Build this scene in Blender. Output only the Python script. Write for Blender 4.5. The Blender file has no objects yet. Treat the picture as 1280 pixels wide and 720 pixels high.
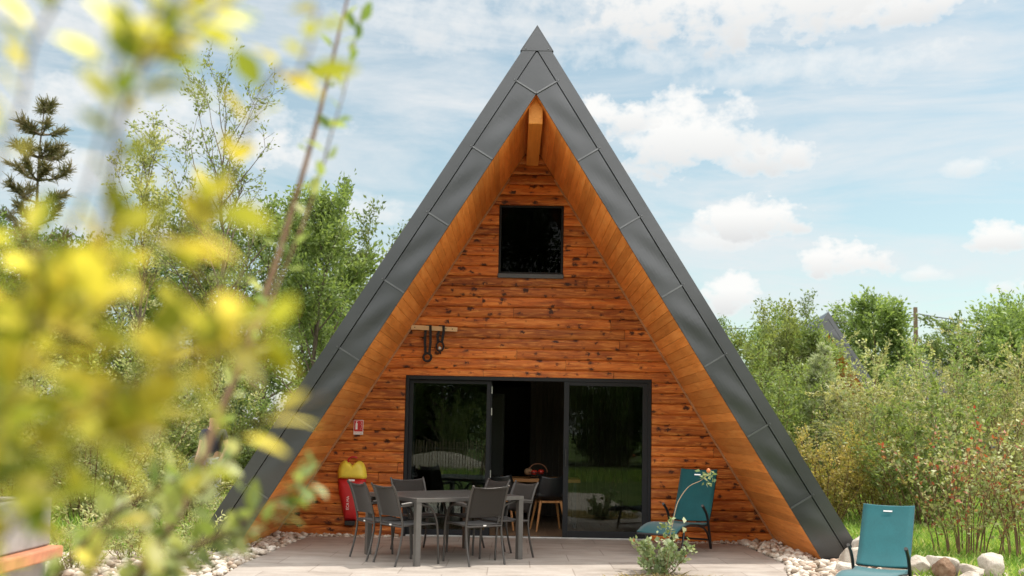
import bpy, bmesh, math, random
import numpy as np
from mathutils import Vector, Matrix

PI = math.pi
R = math.radians
scene = bpy.context.scene
COL = scene.collection
rnd = random.Random(7)

# ------------------------------------------------------------------ helpers
def link(o, parent=None):
    COL.objects.link(o)
    if parent is not None:
        o.parent = parent
    return o

def tag(o, label=None, cat=None, group=None, kind=None):
    if label: o['label'] = label
    if cat: o['category'] = cat
    if group: o['group'] = group
    if kind: o['kind'] = kind
    return o

def thing(name, label, cat, loc=(0, 0, 0), rz=0.0, group=None):
    o = bpy.data.objects.new(name, None)
    o.location = loc
    o.rotation_euler = (0, 0, rz)
    o.empty_display_size = 0.1
    link(o)
    return tag(o, label, cat, group)

def copy_tree(o, parent=None):
    c = o.copy()
    COL.objects.link(c)
    c.parent = parent
    for ch in [x for x in bpy.data.objects if x.parent == o]:
        copy_tree(ch, c)
    return c

class MB:
    """collects geometry for one mesh object"""
    def __init__(s):
        s.v, s.f, s.m, s.r = [], [], [], []
        s.tone = 0.5
    def add(s, vs, fs, mat=0, tone=None):
        n = len(s.v)
        s.v.extend([tuple(v) for v in vs])
        s.r.extend([s.tone if tone is None else tone] * len(vs))
        for f in fs:
            s.f.append([n + i for i in f]); s.m.append(mat)
        return s
    def box(s, c, d, rot=None, mat=0, tone=None):
        x, y, z = d[0] / 2, d[1] / 2, d[2] / 2
        vs = [Vector((sx * x, sy * y, sz * z)) for sz in (-1, 1) for sy in (-1, 1) for sx in (-1, 1)]
        if rot is not None:
            vs = [rot @ v for v in vs]
        vs = [v + Vector(c) for v in vs]
        fs = [(0, 2, 3, 1), (4, 5, 7, 6), (0, 1, 5, 4), (2, 6, 7, 3), (0, 4, 6, 2), (1, 3, 7, 5)]
        return s.add(vs, fs, mat, tone)
    def b2(s, a, b, mat=0, tone=None):
        return s.box([(a[i] + b[i]) / 2 for i in range(3)], [abs(b[i] - a[i]) for i in range(3)], None, mat, tone)
    def bar(s, a, b, w, h, mat=0, up=(0, 0, 1)):
        a, b = Vector(a), Vector(b)
        d = (b - a); L = d.length; x = d.normalized()
        y = Vector(up).cross(x)
        if y.length < 1e-4: y = Vector((1, 0, 0))
        y.normalize(); z = x.cross(y)
        rot = Matrix((x, y, z)).transposed()
        return s.box((a + b) / 2, (L, w, h), rot, mat)
    def tube(s, pts, rad, n=8, mat=0, caps=True, flat=1.0):
        pts = [Vector(p) for p in pts]
        if not hasattr(rad, '__len__'): rad = [rad] * len(pts)
        rings, prev = [], None
        for i, p in enumerate(pts):
            d = (pts[min(i + 1, len(pts) - 1)] - pts[max(i - 1, 0)])
            if d.length < 1e-9: d = Vector((0, 0, 1))
            d.normalize()
            if prev is None:
                u = d.orthogonal().normalized()
            else:
                u = prev - d * prev.dot(d)
                u = d.orthogonal().normalized() if u.length < 1e-6 else u.normalized()
            prev = u
            w = d.cross(u)
            rings.append([p + (u * math.cos(2 * PI * k / n) + w * math.sin(2 * PI * k / n) * flat) * rad[i] for k in range(n)])
        vs = [v for r_ in rings for v in r_]
        fs = []
        for i in range(len(pts) - 1):
            for k in range(n):
                k2 = (k + 1) % n
                fs.append((i * n + k, i * n + k2, (i + 1) * n + k2, (i + 1) * n + k))
        if caps:
            fs.append(tuple(reversed(range(n))))
            fs.append(tuple((len(pts) - 1) * n + k for k in range(n)))
        return s.add(vs, fs, mat)
    def lathe(s, prof, c=(0, 0, 0), n=20, mat=0):
        vs, fs = [], []
        for r_, z in prof:
            for k in range(n):
                a = 2 * PI * k / n
                vs.append((c[0] + r_ * math.cos(a), c[1] + r_ * math.sin(a), c[2] + z))
        for i in range(len(prof) - 1):
            for k in range(n):
                k2 = (k + 1) % n
                fs.append((i * n + k, i * n + k2, (i + 1) * n + k2, (i + 1) * n + k))
        fs.append(tuple(reversed(range(n)))); fs.append(tuple((len(prof) - 1) * n + k for k in range(n)))
        return s.add(vs, fs, mat)
    def prism(s, poly, y0, y1, mat=0, tone=None):
        """poly: list of (x,z), extruded along y"""
        n = len(poly)
        vs = [(p[0], y0, p[1]) for p in poly] + [(p[0], y1, p[1]) for p in poly]
        fs = [tuple(range(n)), tuple(reversed(range(n, 2 * n)))]
        for i in range(n):
            j = (i + 1) % n
            fs.append((j, i, n + i, n + j))
        return s.add(vs, fs, mat, tone)
    def sheet(s, rows, thick=None, mat=0):
        """rows: grid of points -> surface; thick gives it a back side"""
        m, n = len(rows), len(rows[0])
        vs = [Vector(p) for r_ in rows for p in r_]
        fs = [(i * n + j, i * n + j + 1, (i + 1) * n + j + 1, (i + 1) * n + j) for i in range(m - 1) for j in range(n - 1)]
        return s.add(vs, fs, mat)
    def build(s, name, mats, parent=None, smooth=False, bevel=0, solid=0, recalc=True, sharp=None):
        me = bpy.data.meshes.new(name)
        me.from_pydata(s.v, [], s.f)
        mats = mats if isinstance(mats, (list, tuple)) else [mats]
        for m in mats: me.materials.append(m)
        me.polygons.foreach_set('material_index', s.m)
        at = me.attributes.new('rnd', 'FLOAT', 'POINT')
        at.data.foreach_set('value', np.array(s.r, dtype=np.float32))
        if recalc:
            bm = bmesh.new(); bm.from_mesh(me)
            bmesh.ops.recalc_face_normals(bm, faces=bm.faces)
            bm.to_mesh(me); bm.free()
        if smooth:
            me.polygons.foreach_set('use_smooth', [True] * len(me.polygons))
            if sharp: me.set_sharp_from_angle(angle=R(sharp))
        me.update()
        o = bpy.data.objects.new(name, me)
        link(o, parent)
        if solid:
            md = o.modifiers.new('solid', 'SOLIDIFY'); md.thickness = solid; md.offset = 0
        if bevel:
            md = o.modifiers.new('bevel', 'BEVEL'); md.width = bevel; md.segments = 2; md.limit_method = 'ANGLE'; md.angle_limit = R(40)
        return o

def mesh_np(name, verts, nper, mat, parent=None, rndv=None, smooth=False, faces=None):
    """fast mesh: verts (N,k,3) -> N faces of k corners, or faces (F,3/4) index array"""
    me = bpy.data.meshes.new(name)
    V = np.ascontiguousarray(verts.reshape(-1, 3), dtype=np.float32)
    me.vertices.add(len(V)); me.vertices.foreach_set('co', V.ravel())
    if faces is None:
        F = np.arange(len(V), dtype=np.int32).reshape(-1, nper)
    else:
        F = np.ascontiguousarray(faces, dtype=np.int32)
    nf, k = F.shape
    me.loops.add(nf * k); me.loops.foreach_set('vertex_index', F.ravel())
    me.polygons.add(nf)
    me.polygons.foreach_set('loop_start', np.arange(nf, dtype=np.int32) * k)
    me.polygons.foreach_set('loop_total', np.full(nf, k, dtype=np.int32))
    if smooth:
        me.polygons.foreach_set('use_smooth', np.ones(nf, dtype=bool))
    if rndv is not None:
        at = me.attributes.new('rnd', 'FLOAT', 'POINT')
        at.data.foreach_set('value', np.ascontiguousarray(rndv, dtype=np.float32).ravel())
    me.materials.append(mat)
    me.update(calc_edges=True); me.validate()
    o = bpy.data.objects.new(name, me)
    return link(o, parent)

# ------------------------------------------------------------------ camera
CAM = Vector((-0.2243, -13.7846, 1.4463))
F_PX, PITCH, YAW, ROLL, PCY = 1243.66, 0.0808, -0.001, 0.0182, 439.0
cam_d = bpy.data.cameras.new('camera')
cam = bpy.data.objects.new('camera', cam_d); link(cam)
cam.location = CAM
cam.rotation_euler = (Matrix.Rotation(-YAW, 3, 'Z') @ Matrix.Rotation(PI / 2 + PITCH, 3, 'X') @ Matrix.Rotation(ROLL, 3, 'Z')).to_euler()
cam_d.sensor_width = 36
cam_d.lens = F_PX / 1280 * 36
cam_d.shift_y = (PCY - 360) / 1280
cam_d.clip_start = 0.05; cam_d.clip_end = 3000
cam_d.dof.use_dof = True
cam_d.dof.focus_distance = 12.3
cam_d.dof.aperture_fstop = 2.3
cam_d.dof.aperture_blades = 0
scene.camera = cam

def look(px, py, depth):
    """point seen in the survey photo at (px,py), `depth` metres ahead of the tripod"""
    a, b = px - 640, py - PCY
    c, s = math.cos(ROLL), math.sin(ROLL)
    u, v = c * a + s * b, -s * a + c * b
    x, y, z = u / F_PX, 1.0, -v / F_PX
    c, s = math.cos(PITCH), math.sin(PITCH)
    y, z = c * y - s * z, s * y + c * z
    return CAM + Vector((x, y, z)) * (depth / y)

# ------------------------------------------------------------------ materials
def new_mat(name):
    m = bpy.data.materials.new(name); m.use_nodes = True
    nt = m.node_tree; nt.nodes.clear()
    out = nt.nodes.new('ShaderNodeOutputMaterial')
    return m, nt, out

def N(nt, typ, **kw):
    n = nt.nodes.new(typ)
    for k, v in kw.items():
        if k in ('operation', 'blend_type', 'data_type', 'noise_dimensions', 'feature', 'distance', 'wave_type', 'bands_direction', 'attribute_name', 'voronoi_dimensions', 'interpolation_type', 'distribution', 'offset_frequency', 'squash_frequency', 'offset'):
            setattr(n, k, v)
        else:
            n.inputs[k].default_value = v
    return n

def ramp(nt, stops, fac=None):
    n = nt.nodes.new('ShaderNodeValToRGB')
    els = n.color_ramp.elements
    while len(els) < len(stops): els.new(0.5)
    for e, (p, c) in zip(els, stops):
        e.position = p; e.color = (*c, 1) if len(c) == 3 else c
    if fac is not None: nt.links.new(fac, n.inputs['Fac'])
    return n

def mth(nt, op, a, b=None, clamp=False):
    n = nt.nodes.new('ShaderNodeMath'); n.operation = op; n.use_clamp = clamp
    for i, x in enumerate((a, b)):
        if x is None: continue
        if isinstance(x, (int, float)): n.inputs[i].default_value = x
        else: nt.links.new(x, n.inputs[i])
    return n.outputs[0]

def mixc(nt, fac, a, b, blend='MIX'):
    n = nt.nodes.new('ShaderNodeMix'); n.data_type = 'RGBA'; n.blend_type = blend
    for sock, x in ((n.inputs[0], fac), (n.inputs[6], a), (n.inputs[7], b)):
        if isinstance(x, (int, float)): sock.default_value = x
        elif isinstance(x, tuple): sock.default_value = (*x, 1) if len(x) == 3 else x
        else: nt.links.new(x, sock)
    return n.outputs[2]

def coords(nt, scale=(1, 1, 1), jitter=None, kind='Object'):
    tc = nt.nodes.new('ShaderNodeTexCoord')
    mp = nt.nodes.new('ShaderNodeMapping'); mp.inputs['Scale'].default_value = scale
    nt.links.new(tc.outputs[kind], mp.inputs['Vector'])
    if jitter is not None:
        cmb = nt.nodes.new('ShaderNodeCombineXYZ')
        for i in range(3):
            nt.links.new(mth(nt, 'MULTIPLY', jitter, (37.3, 11.7, 23.1)[i]), cmb.inputs[i])
        nt.links.new(cmb.outputs[0], mp.inputs['Location'])
    return mp.outputs[0]

def attr(nt):
    n = nt.nodes.new('ShaderNodeAttribute'); n.attribute_name = 'rnd'
    return n.outputs['Fac']

def noise(nt, vec, scale, detail=4, rough=0.55, dist=0.0):
    n = N(nt, 'ShaderNodeTexNoise', Scale=scale, Detail=detail, Roughness=rough, Distortion=dist)
    nt.links.new(vec, n.inputs['Vector'])
    return n.outputs['Fac']

def principled(nt, out, col=None, rough=0.5, metal=0.0, spec=0.5, bump=None, bstr=0.3, bdist=0.01, **kw):
    p = nt.nodes.new('ShaderNodeBsdfPrincipled')
    if col is not None:
        if isinstance(col, tuple): p.inputs['Base Color'].default_value = (*col, 1)
        else: nt.links.new(col, p.inputs['Base Color'])
    for key, val in (('Roughness', rough), ('Metallic', metal), ('Specular IOR Level', spec)):
        if isinstance(val, (int, float)): p.inputs[key].default_value = val
        else: nt.links.new(val, p.inputs[key])
    for k, v in kw.items(): p.inputs[k.replace('_', ' ')].default_value = v
    if bump is not None:
        b = N(nt, 'ShaderNodeBump', Strength=bstr, Distance=bdist)
        nt.links.new(bump, b.inputs['Height']); nt.links.new(b.outputs[0], p.inputs['Normal'])
    if out is not None: nt.links.new(p.outputs[0], out.inputs['Surface'])
    return p

def plain(name, col, rough=0.5, metal=0.0, spec=0.5, var=0.12, nscale=9.0, bstr=0.08, **kw):
    """one colour broken up by a fine noise"""
    m, nt, out = new_mat(name)
    v = coords(nt)
    f = noise(nt, v, nscale, 5)
    dark = tuple(c * (1 - var) for c in col); lite = tuple(min(1, c * (1 + var)) for c in col)
    r_ = ramp(nt, [(0.3, dark), (0.7, lite)], f)
    g = noise(nt, v, nscale * 14, 3)
    principled(nt, out, r_.outputs[0], rough, metal, spec, bump=g, bstr=bstr, bdist=0.003, **kw)
    return m

def wood(name, dark, mid, lite, sc, knots=None, tone=(0.72, 1.25), rough=0.55, knot_col=(0.035, 0.010, 0.004), gsize=1.0, spec=0.35):
    """boards: `sc` stretches the grain; tone varies from board to board through the rnd attribute"""
    m, nt, out = new_mat(name)
    a = attr(nt)
    v = coords(nt, sc, a)
    g1 = noise(nt, v, 1.6 * gsize, 7, 0.62, 0.6)
    g2 = noise(nt, v, 6.0 * gsize, 4, 0.6, 0.3)
    gm = mth(nt, 'ADD', mth(nt, 'MULTIPLY', g1, 0.65), mth(nt, 'MULTIPLY', g2, 0.35))
    r_ = ramp(nt, [(0.30, dark), (0.50, mid), (0.72, lite)], gm)
    tn = mth(nt, 'ADD', mth(nt, 'MULTIPLY', a, tone[1] - tone[0]), tone[0])
    cmb = nt.nodes.new('ShaderNodeCombineXYZ')
    for i in range(3): nt.links.new(tn, cmb.inputs[i])
    col = mixc(nt, 1.0, r_.outputs[0], cmb.outputs[0], 'MULTIPLY')
    # weathering that ignores the boards
    w = noise(nt, coords(nt, (1, 1, 1)), 1.1, 4)
    col = mixc(nt, mth(nt, 'MULTIPLY', mth(nt, 'SUBTRACT', w, 0.42, True), 1.6, True), col, mixc(nt, 1.0, col, (0.70, 0.62, 0.55), 'MULTIPLY'))
    hgt = gm
    if knots:
        pv_ = noise(nt, coords(nt, (1.3, 1.0, 7.0), a), 1.7, 5, 0.65, 0.8)
        col = mixc(nt, mth(nt, 'MULTIPLY', mth(nt, 'SUBTRACT', pv_, 0.50, True), 4.5, True), col, mixc(nt, 1.0, col, (0.46, 0.34, 0.30), 'MULTIPLY'))
        pw_ = noise(nt, coords(nt, (2.1, 1.0, 16.0), a), 2.3, 5, 0.6, 0.4)
        col = mixc(nt, mth(nt, 'MULTIPLY', mth(nt, 'SUBTRACT', pw_, 0.50, True), 3.0, True), col, (0.80, 0.335, 0.075))
        kv = coords(nt, (1, 1, 1))
        sx = nt.nodes.new('ShaderNodeSeparateXYZ'); nt.links.new(kv, sx.inputs[0])
        wob = noise(nt, kv, 22, 3); wob2 = noise(nt, coords(nt, (1, 5, 1)), 31, 3)
        cw = nt.nodes.new('ShaderNodeCombineXYZ')
        nt.links.new(mth(nt, 'ADD', mth(nt, 'MULTIPLY', sx.outputs[0], knots[0]), mth(nt, 'ADD', mth(nt, 'MULTIPLY', wob, 0.9), mth(nt, 'MULTIPLY', a, 31.7))), cw.inputs[0])
        nt.links.new(mth(nt, 'ADD', mth(nt, 'MULTIPLY', sx.outputs[2], knots[2]), mth(nt, 'ADD', mth(nt, 'MULTIPLY', wob2, 0.8), mth(nt, 'MULTIPLY', a, 17.3))), cw.inputs[1])
        vo = N(nt, 'ShaderNodeTexVoronoi', Scale=1.0, Randomness=1.0); vo.voronoi_dimensions = '2D'
        nt.links.new(cw.outputs[0], vo.inputs['Vector'])
        sep = nt.nodes.new('ShaderNodeSeparateColor'); nt.links.new(vo.outputs['Color'], sep.inputs[0])
        size = mth(nt, 'MULTIPLY', mth(nt, 'POWER', mth(nt, 'SUBTRACT', sep.outputs[0], 0.30, True), 1.6), 0.62)
        d = mth(nt, 'SUBTRACT', size, vo.outputs['Distance'])
        core = mth(nt, 'MULTIPLY', d, 6.0, True)
        halo = mth(nt, 'MULTIPLY', mth(nt, 'ADD', d, 0.13), 4.0, True)
        gate = mth(nt, 'GREATER_THAN', size, 0.02)
        col = mixc(nt, mth(nt, 'MULTIPLY', mth(nt, 'MULTIPLY', halo, gate), 0.75), col, dark)
        col = mixc(nt, mth(nt, 'MULTIPLY', mth(nt, 'MULTIPLY', core, gate), 0.93), col, knot_col)
        hgt = mth(nt, 'SUBTRACT', gm, mth(nt, 'MULTIPLY', core, 0.5))
    rg = mth(nt, 'ADD', mth(nt, 'MULTIPLY', g2, 0.25), rough - 0.12)
    principled(nt, out, col, rg, 0, spec, bump=hgt, bstr=0.35, bdist=0.004)
    return m

def leaf_mat(name, cols, transl=0.45, rough=0.5, tw=None, gl=0.35):
    """leaves: colour from the rnd attribute, light passes through"""
    m, nt, out = new_mat(name)
    a = attr(nt)
    n = len(cols)
    r_ = ramp(nt, [(i / max(1, n - 1), c) for i, c in enumerate(cols)], a)
    ob = nt.nodes.new('ShaderNodeObjectInfo')
    hs = nt.nodes.new('ShaderNodeHueSaturation')
    nt.links.new(r_.outputs[0], hs.inputs['Color'])
    nt.links.new(mth(nt, 'ADD', mth(nt, 'MULTIPLY', ob.outputs['Random'], 0.03), 0.485), hs.inputs['Hue'])
    nt.links.new(mth(nt, 'ADD', mth(nt, 'MULTIPLY', ob.outputs['Random'], 0.25), 0.88), hs.inputs['Value'])
    p = principled(nt, None, hs.outputs[0], rough, 0, gl)
    t = nt.nodes.new('ShaderNodeBsdfTranslucent')
    tc = mixc(nt, 0.6, hs.outputs[0], mixc(nt, 1.0, hs.outputs[0], tw or (1.5, 1.45, 0.55), 'MULTIPLY'))
    nt.links.new(tc, t.inputs['Color'])
    mx = nt.nodes.new('ShaderNodeMixShader'); mx.inputs[0].default_value = transl
    nt.links.new(p.outputs[0], mx.inputs[1]); nt.links.new(t.outputs[0], mx.inputs[2])
    nt.links.new(mx.outputs[0], out.inputs['Surface'])
    return m

def glass_mat(name, tint=(0.75, 0.80, 0.78), boost=1.6):
    m, nt, out = new_mat(name)
    tr = nt.nodes.new('ShaderNodeBsdfTransparent'); tr.inputs[0].default_value = (*tint, 1)
    gl = nt.nodes.new('ShaderNodeBsdfGlossy'); gl.inputs['Roughness'].default_value = 0.0
    gl.inputs[0].default_value = (0.92, 0.95, 0.95, 1)
    fr = N(nt, 'ShaderNodeFresnel', IOR=1.5)
    wv = noise(nt, coords(nt), 0.9, 2)
    b = N(nt, 'ShaderNodeBump', Strength=0.02, Distance=0.02); nt.links.new(wv, b.inputs['Height'])
    nt.links.new(b.outputs[0], gl.inputs['Normal'])
    mx = nt.nodes.new('ShaderNodeMixShader')
    nt.links.new(mth(nt, 'MULTIPLY', fr.outputs[0], boost, True), mx.inputs[0])
    nt.links.new(tr.outputs[0], mx.inputs[1]); nt.links.new(gl.outputs[0], mx.inputs[2])
    nt.links.new(mx.outputs[0], out.inputs['Surface'])
    return m

M = {}
M['wall_wood'] = wood('stained_pine_cladding', (0.16, 0.033, 0.007), (0.52, 0.138, 0.020), (0.76, 0.29, 0.058), (0.55, 1.0, 9.0), knots=(7.0, 0.0, 11.0), tone=(0.66, 1.20))
M['soffit_wood'] = wood('oiled_soffit_boards', (0.58, 0.180, 0.030), (0.82, 0.30, 0.065), (0.90, 0.43, 0.13), (7.0, 0.6, 7.0), tone=(0.80, 1.14), gsize=1.3)
M['beam_wood'] = wood('glulam_beam', (0.52, 0.175, 0.026), (0.70, 0.275, 0.050), (0.80, 0.36, 0.085), (9.0, 0.5, 9.0), tone=(0.9, 1.1))
M['trim_wood'] = wood('trim_strip', (0.30, 0.13, 0.05), (0.40, 0.20, 0.09), (0.5, 0.27, 0.13), (5, 5, 5))
M['pale_wood'] = wood('raw_spruce', (0.52, 0.33, 0.16), (0.66, 0.45, 0.24), (0.74, 0.54, 0.31), (0.8, 9, 9), tone=(0.9, 1.1))
M['oak'] = wood('oiled_oak', (0.30, 0.12, 0.04), (0.44, 0.20, 0.07), (0.55, 0.27, 0.10), (1, 8, 8), tone=(0.9, 1.1))
M['bark'] = wood('grey_brown_bark', (0.07, 0.055, 0.042), (0.15, 0.12, 0.09), (0.26, 0.22, 0.17), (8, 8, 1.2), tone=(0.8, 1.1), rough=0.9, spec=0.1)
M['twig'] = wood('reddish_twig', (0.10, 0.055, 0.03), (0.20, 0.12, 0.07), (0.30, 0.20, 0.12), (14, 14, 4), tone=(0.8, 1.1), rough=0.8, spec=0.2)
M['pole_wood'] = wood('weathered_pole', (0.10, 0.07, 0.05), (0.18, 0.13, 0.09), (0.25, 0.19, 0.14), (9, 9, 0.8), rough=0.9, spec=0.1)
M['paling'] = wood('grey_paling', (0.26, 0.19, 0.12), (0.42, 0.32, 0.22), (0.55, 0.44, 0.32), (8, 8, 0.8), rough=0.9, spec=0.1)

def metal_mat():
    m, nt, out = new_mat('coated_sheet_metal')
    v = coords(nt)
    f = noise(nt, v, 1.3, 3)
    fine = noise(nt, v, 260, 2)
    col = ramp(nt, [(0.3, (0.094, 0.097, 0.101)), (0.7, (0.112, 0.115, 0.120))], f).outputs[0]
    sc = noise(nt, coords(nt, (1, 1, 6)), 5, 5)
    rg = mth(nt, 'ADD', mth(nt, 'MULTIPLY', sc, 0.10), 0.25)
    h = mth(nt, 'ADD', noise(nt, v, 2.3, 1), mth(nt, 'MULTIPLY', fine, 0.002))
    principled(nt, out, col, rg, 0.92, 0.5, bump=h, bstr=0.11, bdist=0.03)
    return m
M['metal'] = metal_mat()
M['seam'] = plain('seam_metal', (0.17, 0.173, 0.178), 0.30, 0.9)
M['alu_dark'] = plain('anthracite_aluminium', (0.012, 0.0135, 0.016), 0.55, 0.0, 0.25)
M['alu_grey'] = plain('grey_aluminium', (0.062, 0.057, 0.053), 0.42, 0.4)
M['table_grey'] = plain('grey_table_lacquer', (0.105, 0.098, 0.091), 0.42, 0.3)
M['table_top'] = plain('dark_table_top', (0.075, 0.070, 0.066), 0.34, 0.0, 0.5, nscale=30)
M['frame_black'] = plain('black_tube', (0.018, 0.019, 0.021), 0.38, 0.2)
M['strap'] = plain('black_webbing', (0.012, 0.012, 0.013), 0.8)
M['steel'] = plain('bright_steel', (0.55, 0.55, 0.54), 0.3, 0.9)
M['white'] = plain('white_paint', (0.78, 0.77, 0.74), 0.5)
M['red'] = plain('red_vinyl', (0.50, 0.018, 0.022), 0.42)
M['yellow'] = plain('yellow_vinyl', (0.80, 0.66, 0.07), 0.45)
M['sign_red'] = plain('red_print', (0.52, 0.03, 0.035), 0.4)
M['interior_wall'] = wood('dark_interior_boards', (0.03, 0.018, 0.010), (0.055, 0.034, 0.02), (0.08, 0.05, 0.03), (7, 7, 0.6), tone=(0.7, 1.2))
M['interior_floor'] = wood('interior_floor_boards', (0.14, 0.085, 0.05), (0.22, 0.14, 0.085), (0.30, 0.20, 0.13), (6, 0.7, 1), tone=(0.8, 1.15))
M['black_plastic'] = plain('black_plastic', (0.012, 0.012, 0.013), 0.35)
M['tomato'] = plain('tomato_skin', (0.55, 0.035, 0.02), 0.25)
M['coconut'] = plain('brown_husk', (0.30, 0.17, 0.09), 0.9, var=0.35)
M['terracotta'] = plain('terracotta', (0.42, 0.17, 0.09), 0.75, var=0.2, bstr=0.3)
M['concrete'] = plain('grey_concrete', (0.27, 0.25, 0.235), 0.85, var=0.22, nscale=5, bstr=0.4)
M['skin'] = plain('skin', (0.52, 0.27, 0.19), 0.5)
M['navy'] = plain('navy_cotton', (0.016, 0.021, 0.045), 0.85)
M['denim'] = plain('grey_trousers', (0.42, 0.40, 0.38), 0.85)
M['hair'] = plain('brown_hair', (0.05, 0.03, 0.02), 0.6)
M['bucket'] = plain('blue_grey_plastic', (0.30, 0.38, 0.46), 0.5)
M['wire'] = plain('black_cable', (0.03, 0.03, 0.032), 0.6)
M['glass'] = glass_mat('window_glass', boost=0.8)
M['glass_dark'] = glass_mat('dark_window_glass', (0.2, 0.21, 0.22), 0.12)

def mesh_fabric(name, col, holes=0.10, scale=420, rough=0.75, transl=0.25, sheen=0.25):
    m, nt, out = new_mat(name)
    v = coords(nt)
    w1 = N(nt, 'ShaderNodeTexWave', Scale=scale / 10, Distortion=0.0); w1.bands_direction = 'Z'
    w2 = N(nt, 'ShaderNodeTexWave', Scale=scale / 10, Distortion=0.0); w2.bands_direction = 'DIAGONAL'
    for w in (w1, w2): nt.links.new(v, w.inputs['Vector'])
    h = mth(nt, 'MULTIPLY', w1.outputs['Fac'], w2.outputs['Fac'])
    f = noise(nt, coords(nt, (1, 1, 1)), 6, 4)
    slub = noise(nt, coords(nt, (60, 60, 3)), 1.5, 3)
    base = ramp(nt, [(0.3, tuple(c * 0.85 for c in col)), (0.7, tuple(c * 1.12 for c in col))], mth(nt, 'ADD', mth(nt, 'MULTIPLY', f, 0.5), mth(nt, 'MULTIPLY', slub, 0.5))).outputs[0]
    p = principled(nt, None, base, rough, 0, 0.4, bump=h, bstr=0.25, bdist=0.002, Sheen_Weight=sheen, Sheen_Roughness=0.45)
    t = nt.nodes.new('ShaderNodeBsdfTranslucent'); nt.links.new(base, t.inputs['Color'])
    tr = nt.nodes.new('ShaderNodeBsdfTransparent')
    mx = nt.nodes.new('ShaderNodeMixShader'); mx.inputs[0].default_value = transl
    nt.links.new(p.outputs[0], mx.inputs[1]); nt.links.new(t.outputs[0], mx.inputs[2])
    m2 = nt.nodes.new('ShaderNodeMixShader'); m2.inputs[0].default_value = holes
    nt.links.new(mx.outputs[0], m2.inputs[1]); nt.links.new(tr.outputs[0], m2.inputs[2])
    nt.links.new(m2.outputs[0], out.inputs['Surface'])
    return m
M['chair_fabric'] = mesh_fabric('brown_grey_mesh', (0.028, 0.023, 0.019), 0.08)
M['teal_fabric'] = mesh_fabric('teal_mesh', (0.013, 0.135, 0.155), 0.03, transl=0.30, sheen=0.35)

def rock_mat(name, a, b, c, stain):
    m, nt, out = new_mat(name)
    v = coords(nt)
    rv = attr(nt)
    f = noise(nt, v, 4.0, 6, 0.65, 0.3)
    col = ramp(nt, [(0.28, a), (0.5, b), (0.72, c)], f).outputs[0]
    st = noise(nt, v, 2.1, 4, 0.6, 0.8)
    col = mixc(nt, mth(nt, 'MULTIPLY', mth(nt, 'SUBTRACT', st, 0.56, True), 6.0, True), col, stain)
    cmb = nt.nodes.new('ShaderNodeCombineXYZ')
    for i in range(3): nt.links.new(mth(nt, 'ADD', mth(nt, 'MULTIPLY', rv, (0.45, 0.52, 0.60)[i]), (0.72, 0.66, 0.60)[i]), cmb.inputs[i])
    col = mixc(nt, 1.0, col, cmb.outputs[0], 'MULTIPLY')
    h = mth(nt, 'ADD', noise(nt, v, 14, 9, 0.75), mth(nt, 'MULTIPLY', f, 1.0))
    principled(nt, out, col, 0.9, 0, 0.2, bump=h, bstr=1.0, bdist=0.05)
    return m
M['rock'] = rock_mat('limestone', (0.48, 0.42, 0.35), (0.62, 0.56, 0.48), (0.74, 0.70, 0.63), (0.40, 0.24, 0.12))
M['brown_rock'] = rock_mat('brown_stone', (0.12, 0.07, 0.045), (0.24, 0.15, 0.095), (0.42, 0.32, 0.23), (0.62, 0.55, 0.45))
def pebble_mat():
    m, nt, out = new_mat('pale_pebbles')
    a = attr(nt)
    col = ramp(nt, [(0.0, (0.30, 0.23, 0.17)), (0.25, (0.50, 0.42, 0.34)), (0.55, (0.60, 0.53, 0.45)), (0.8, (0.70, 0.65, 0.58)), (1.0, (0.42, 0.28, 0.20))], a).outputs[0]
    f = noise(nt, coords(nt), 40, 5)
    col = mixc(nt, mth(nt, 'MULTIPLY', f, 0.5), col, mixc(nt, 1.0, col, (0.7, 0.66, 0.6), 'MULTIPLY'))
    principled(nt, out, col, 0.8, 0, 0.3, bump=f, bstr=0.3, bdist=0.01)
    return m
M['pebble'] = pebble_mat()

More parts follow.
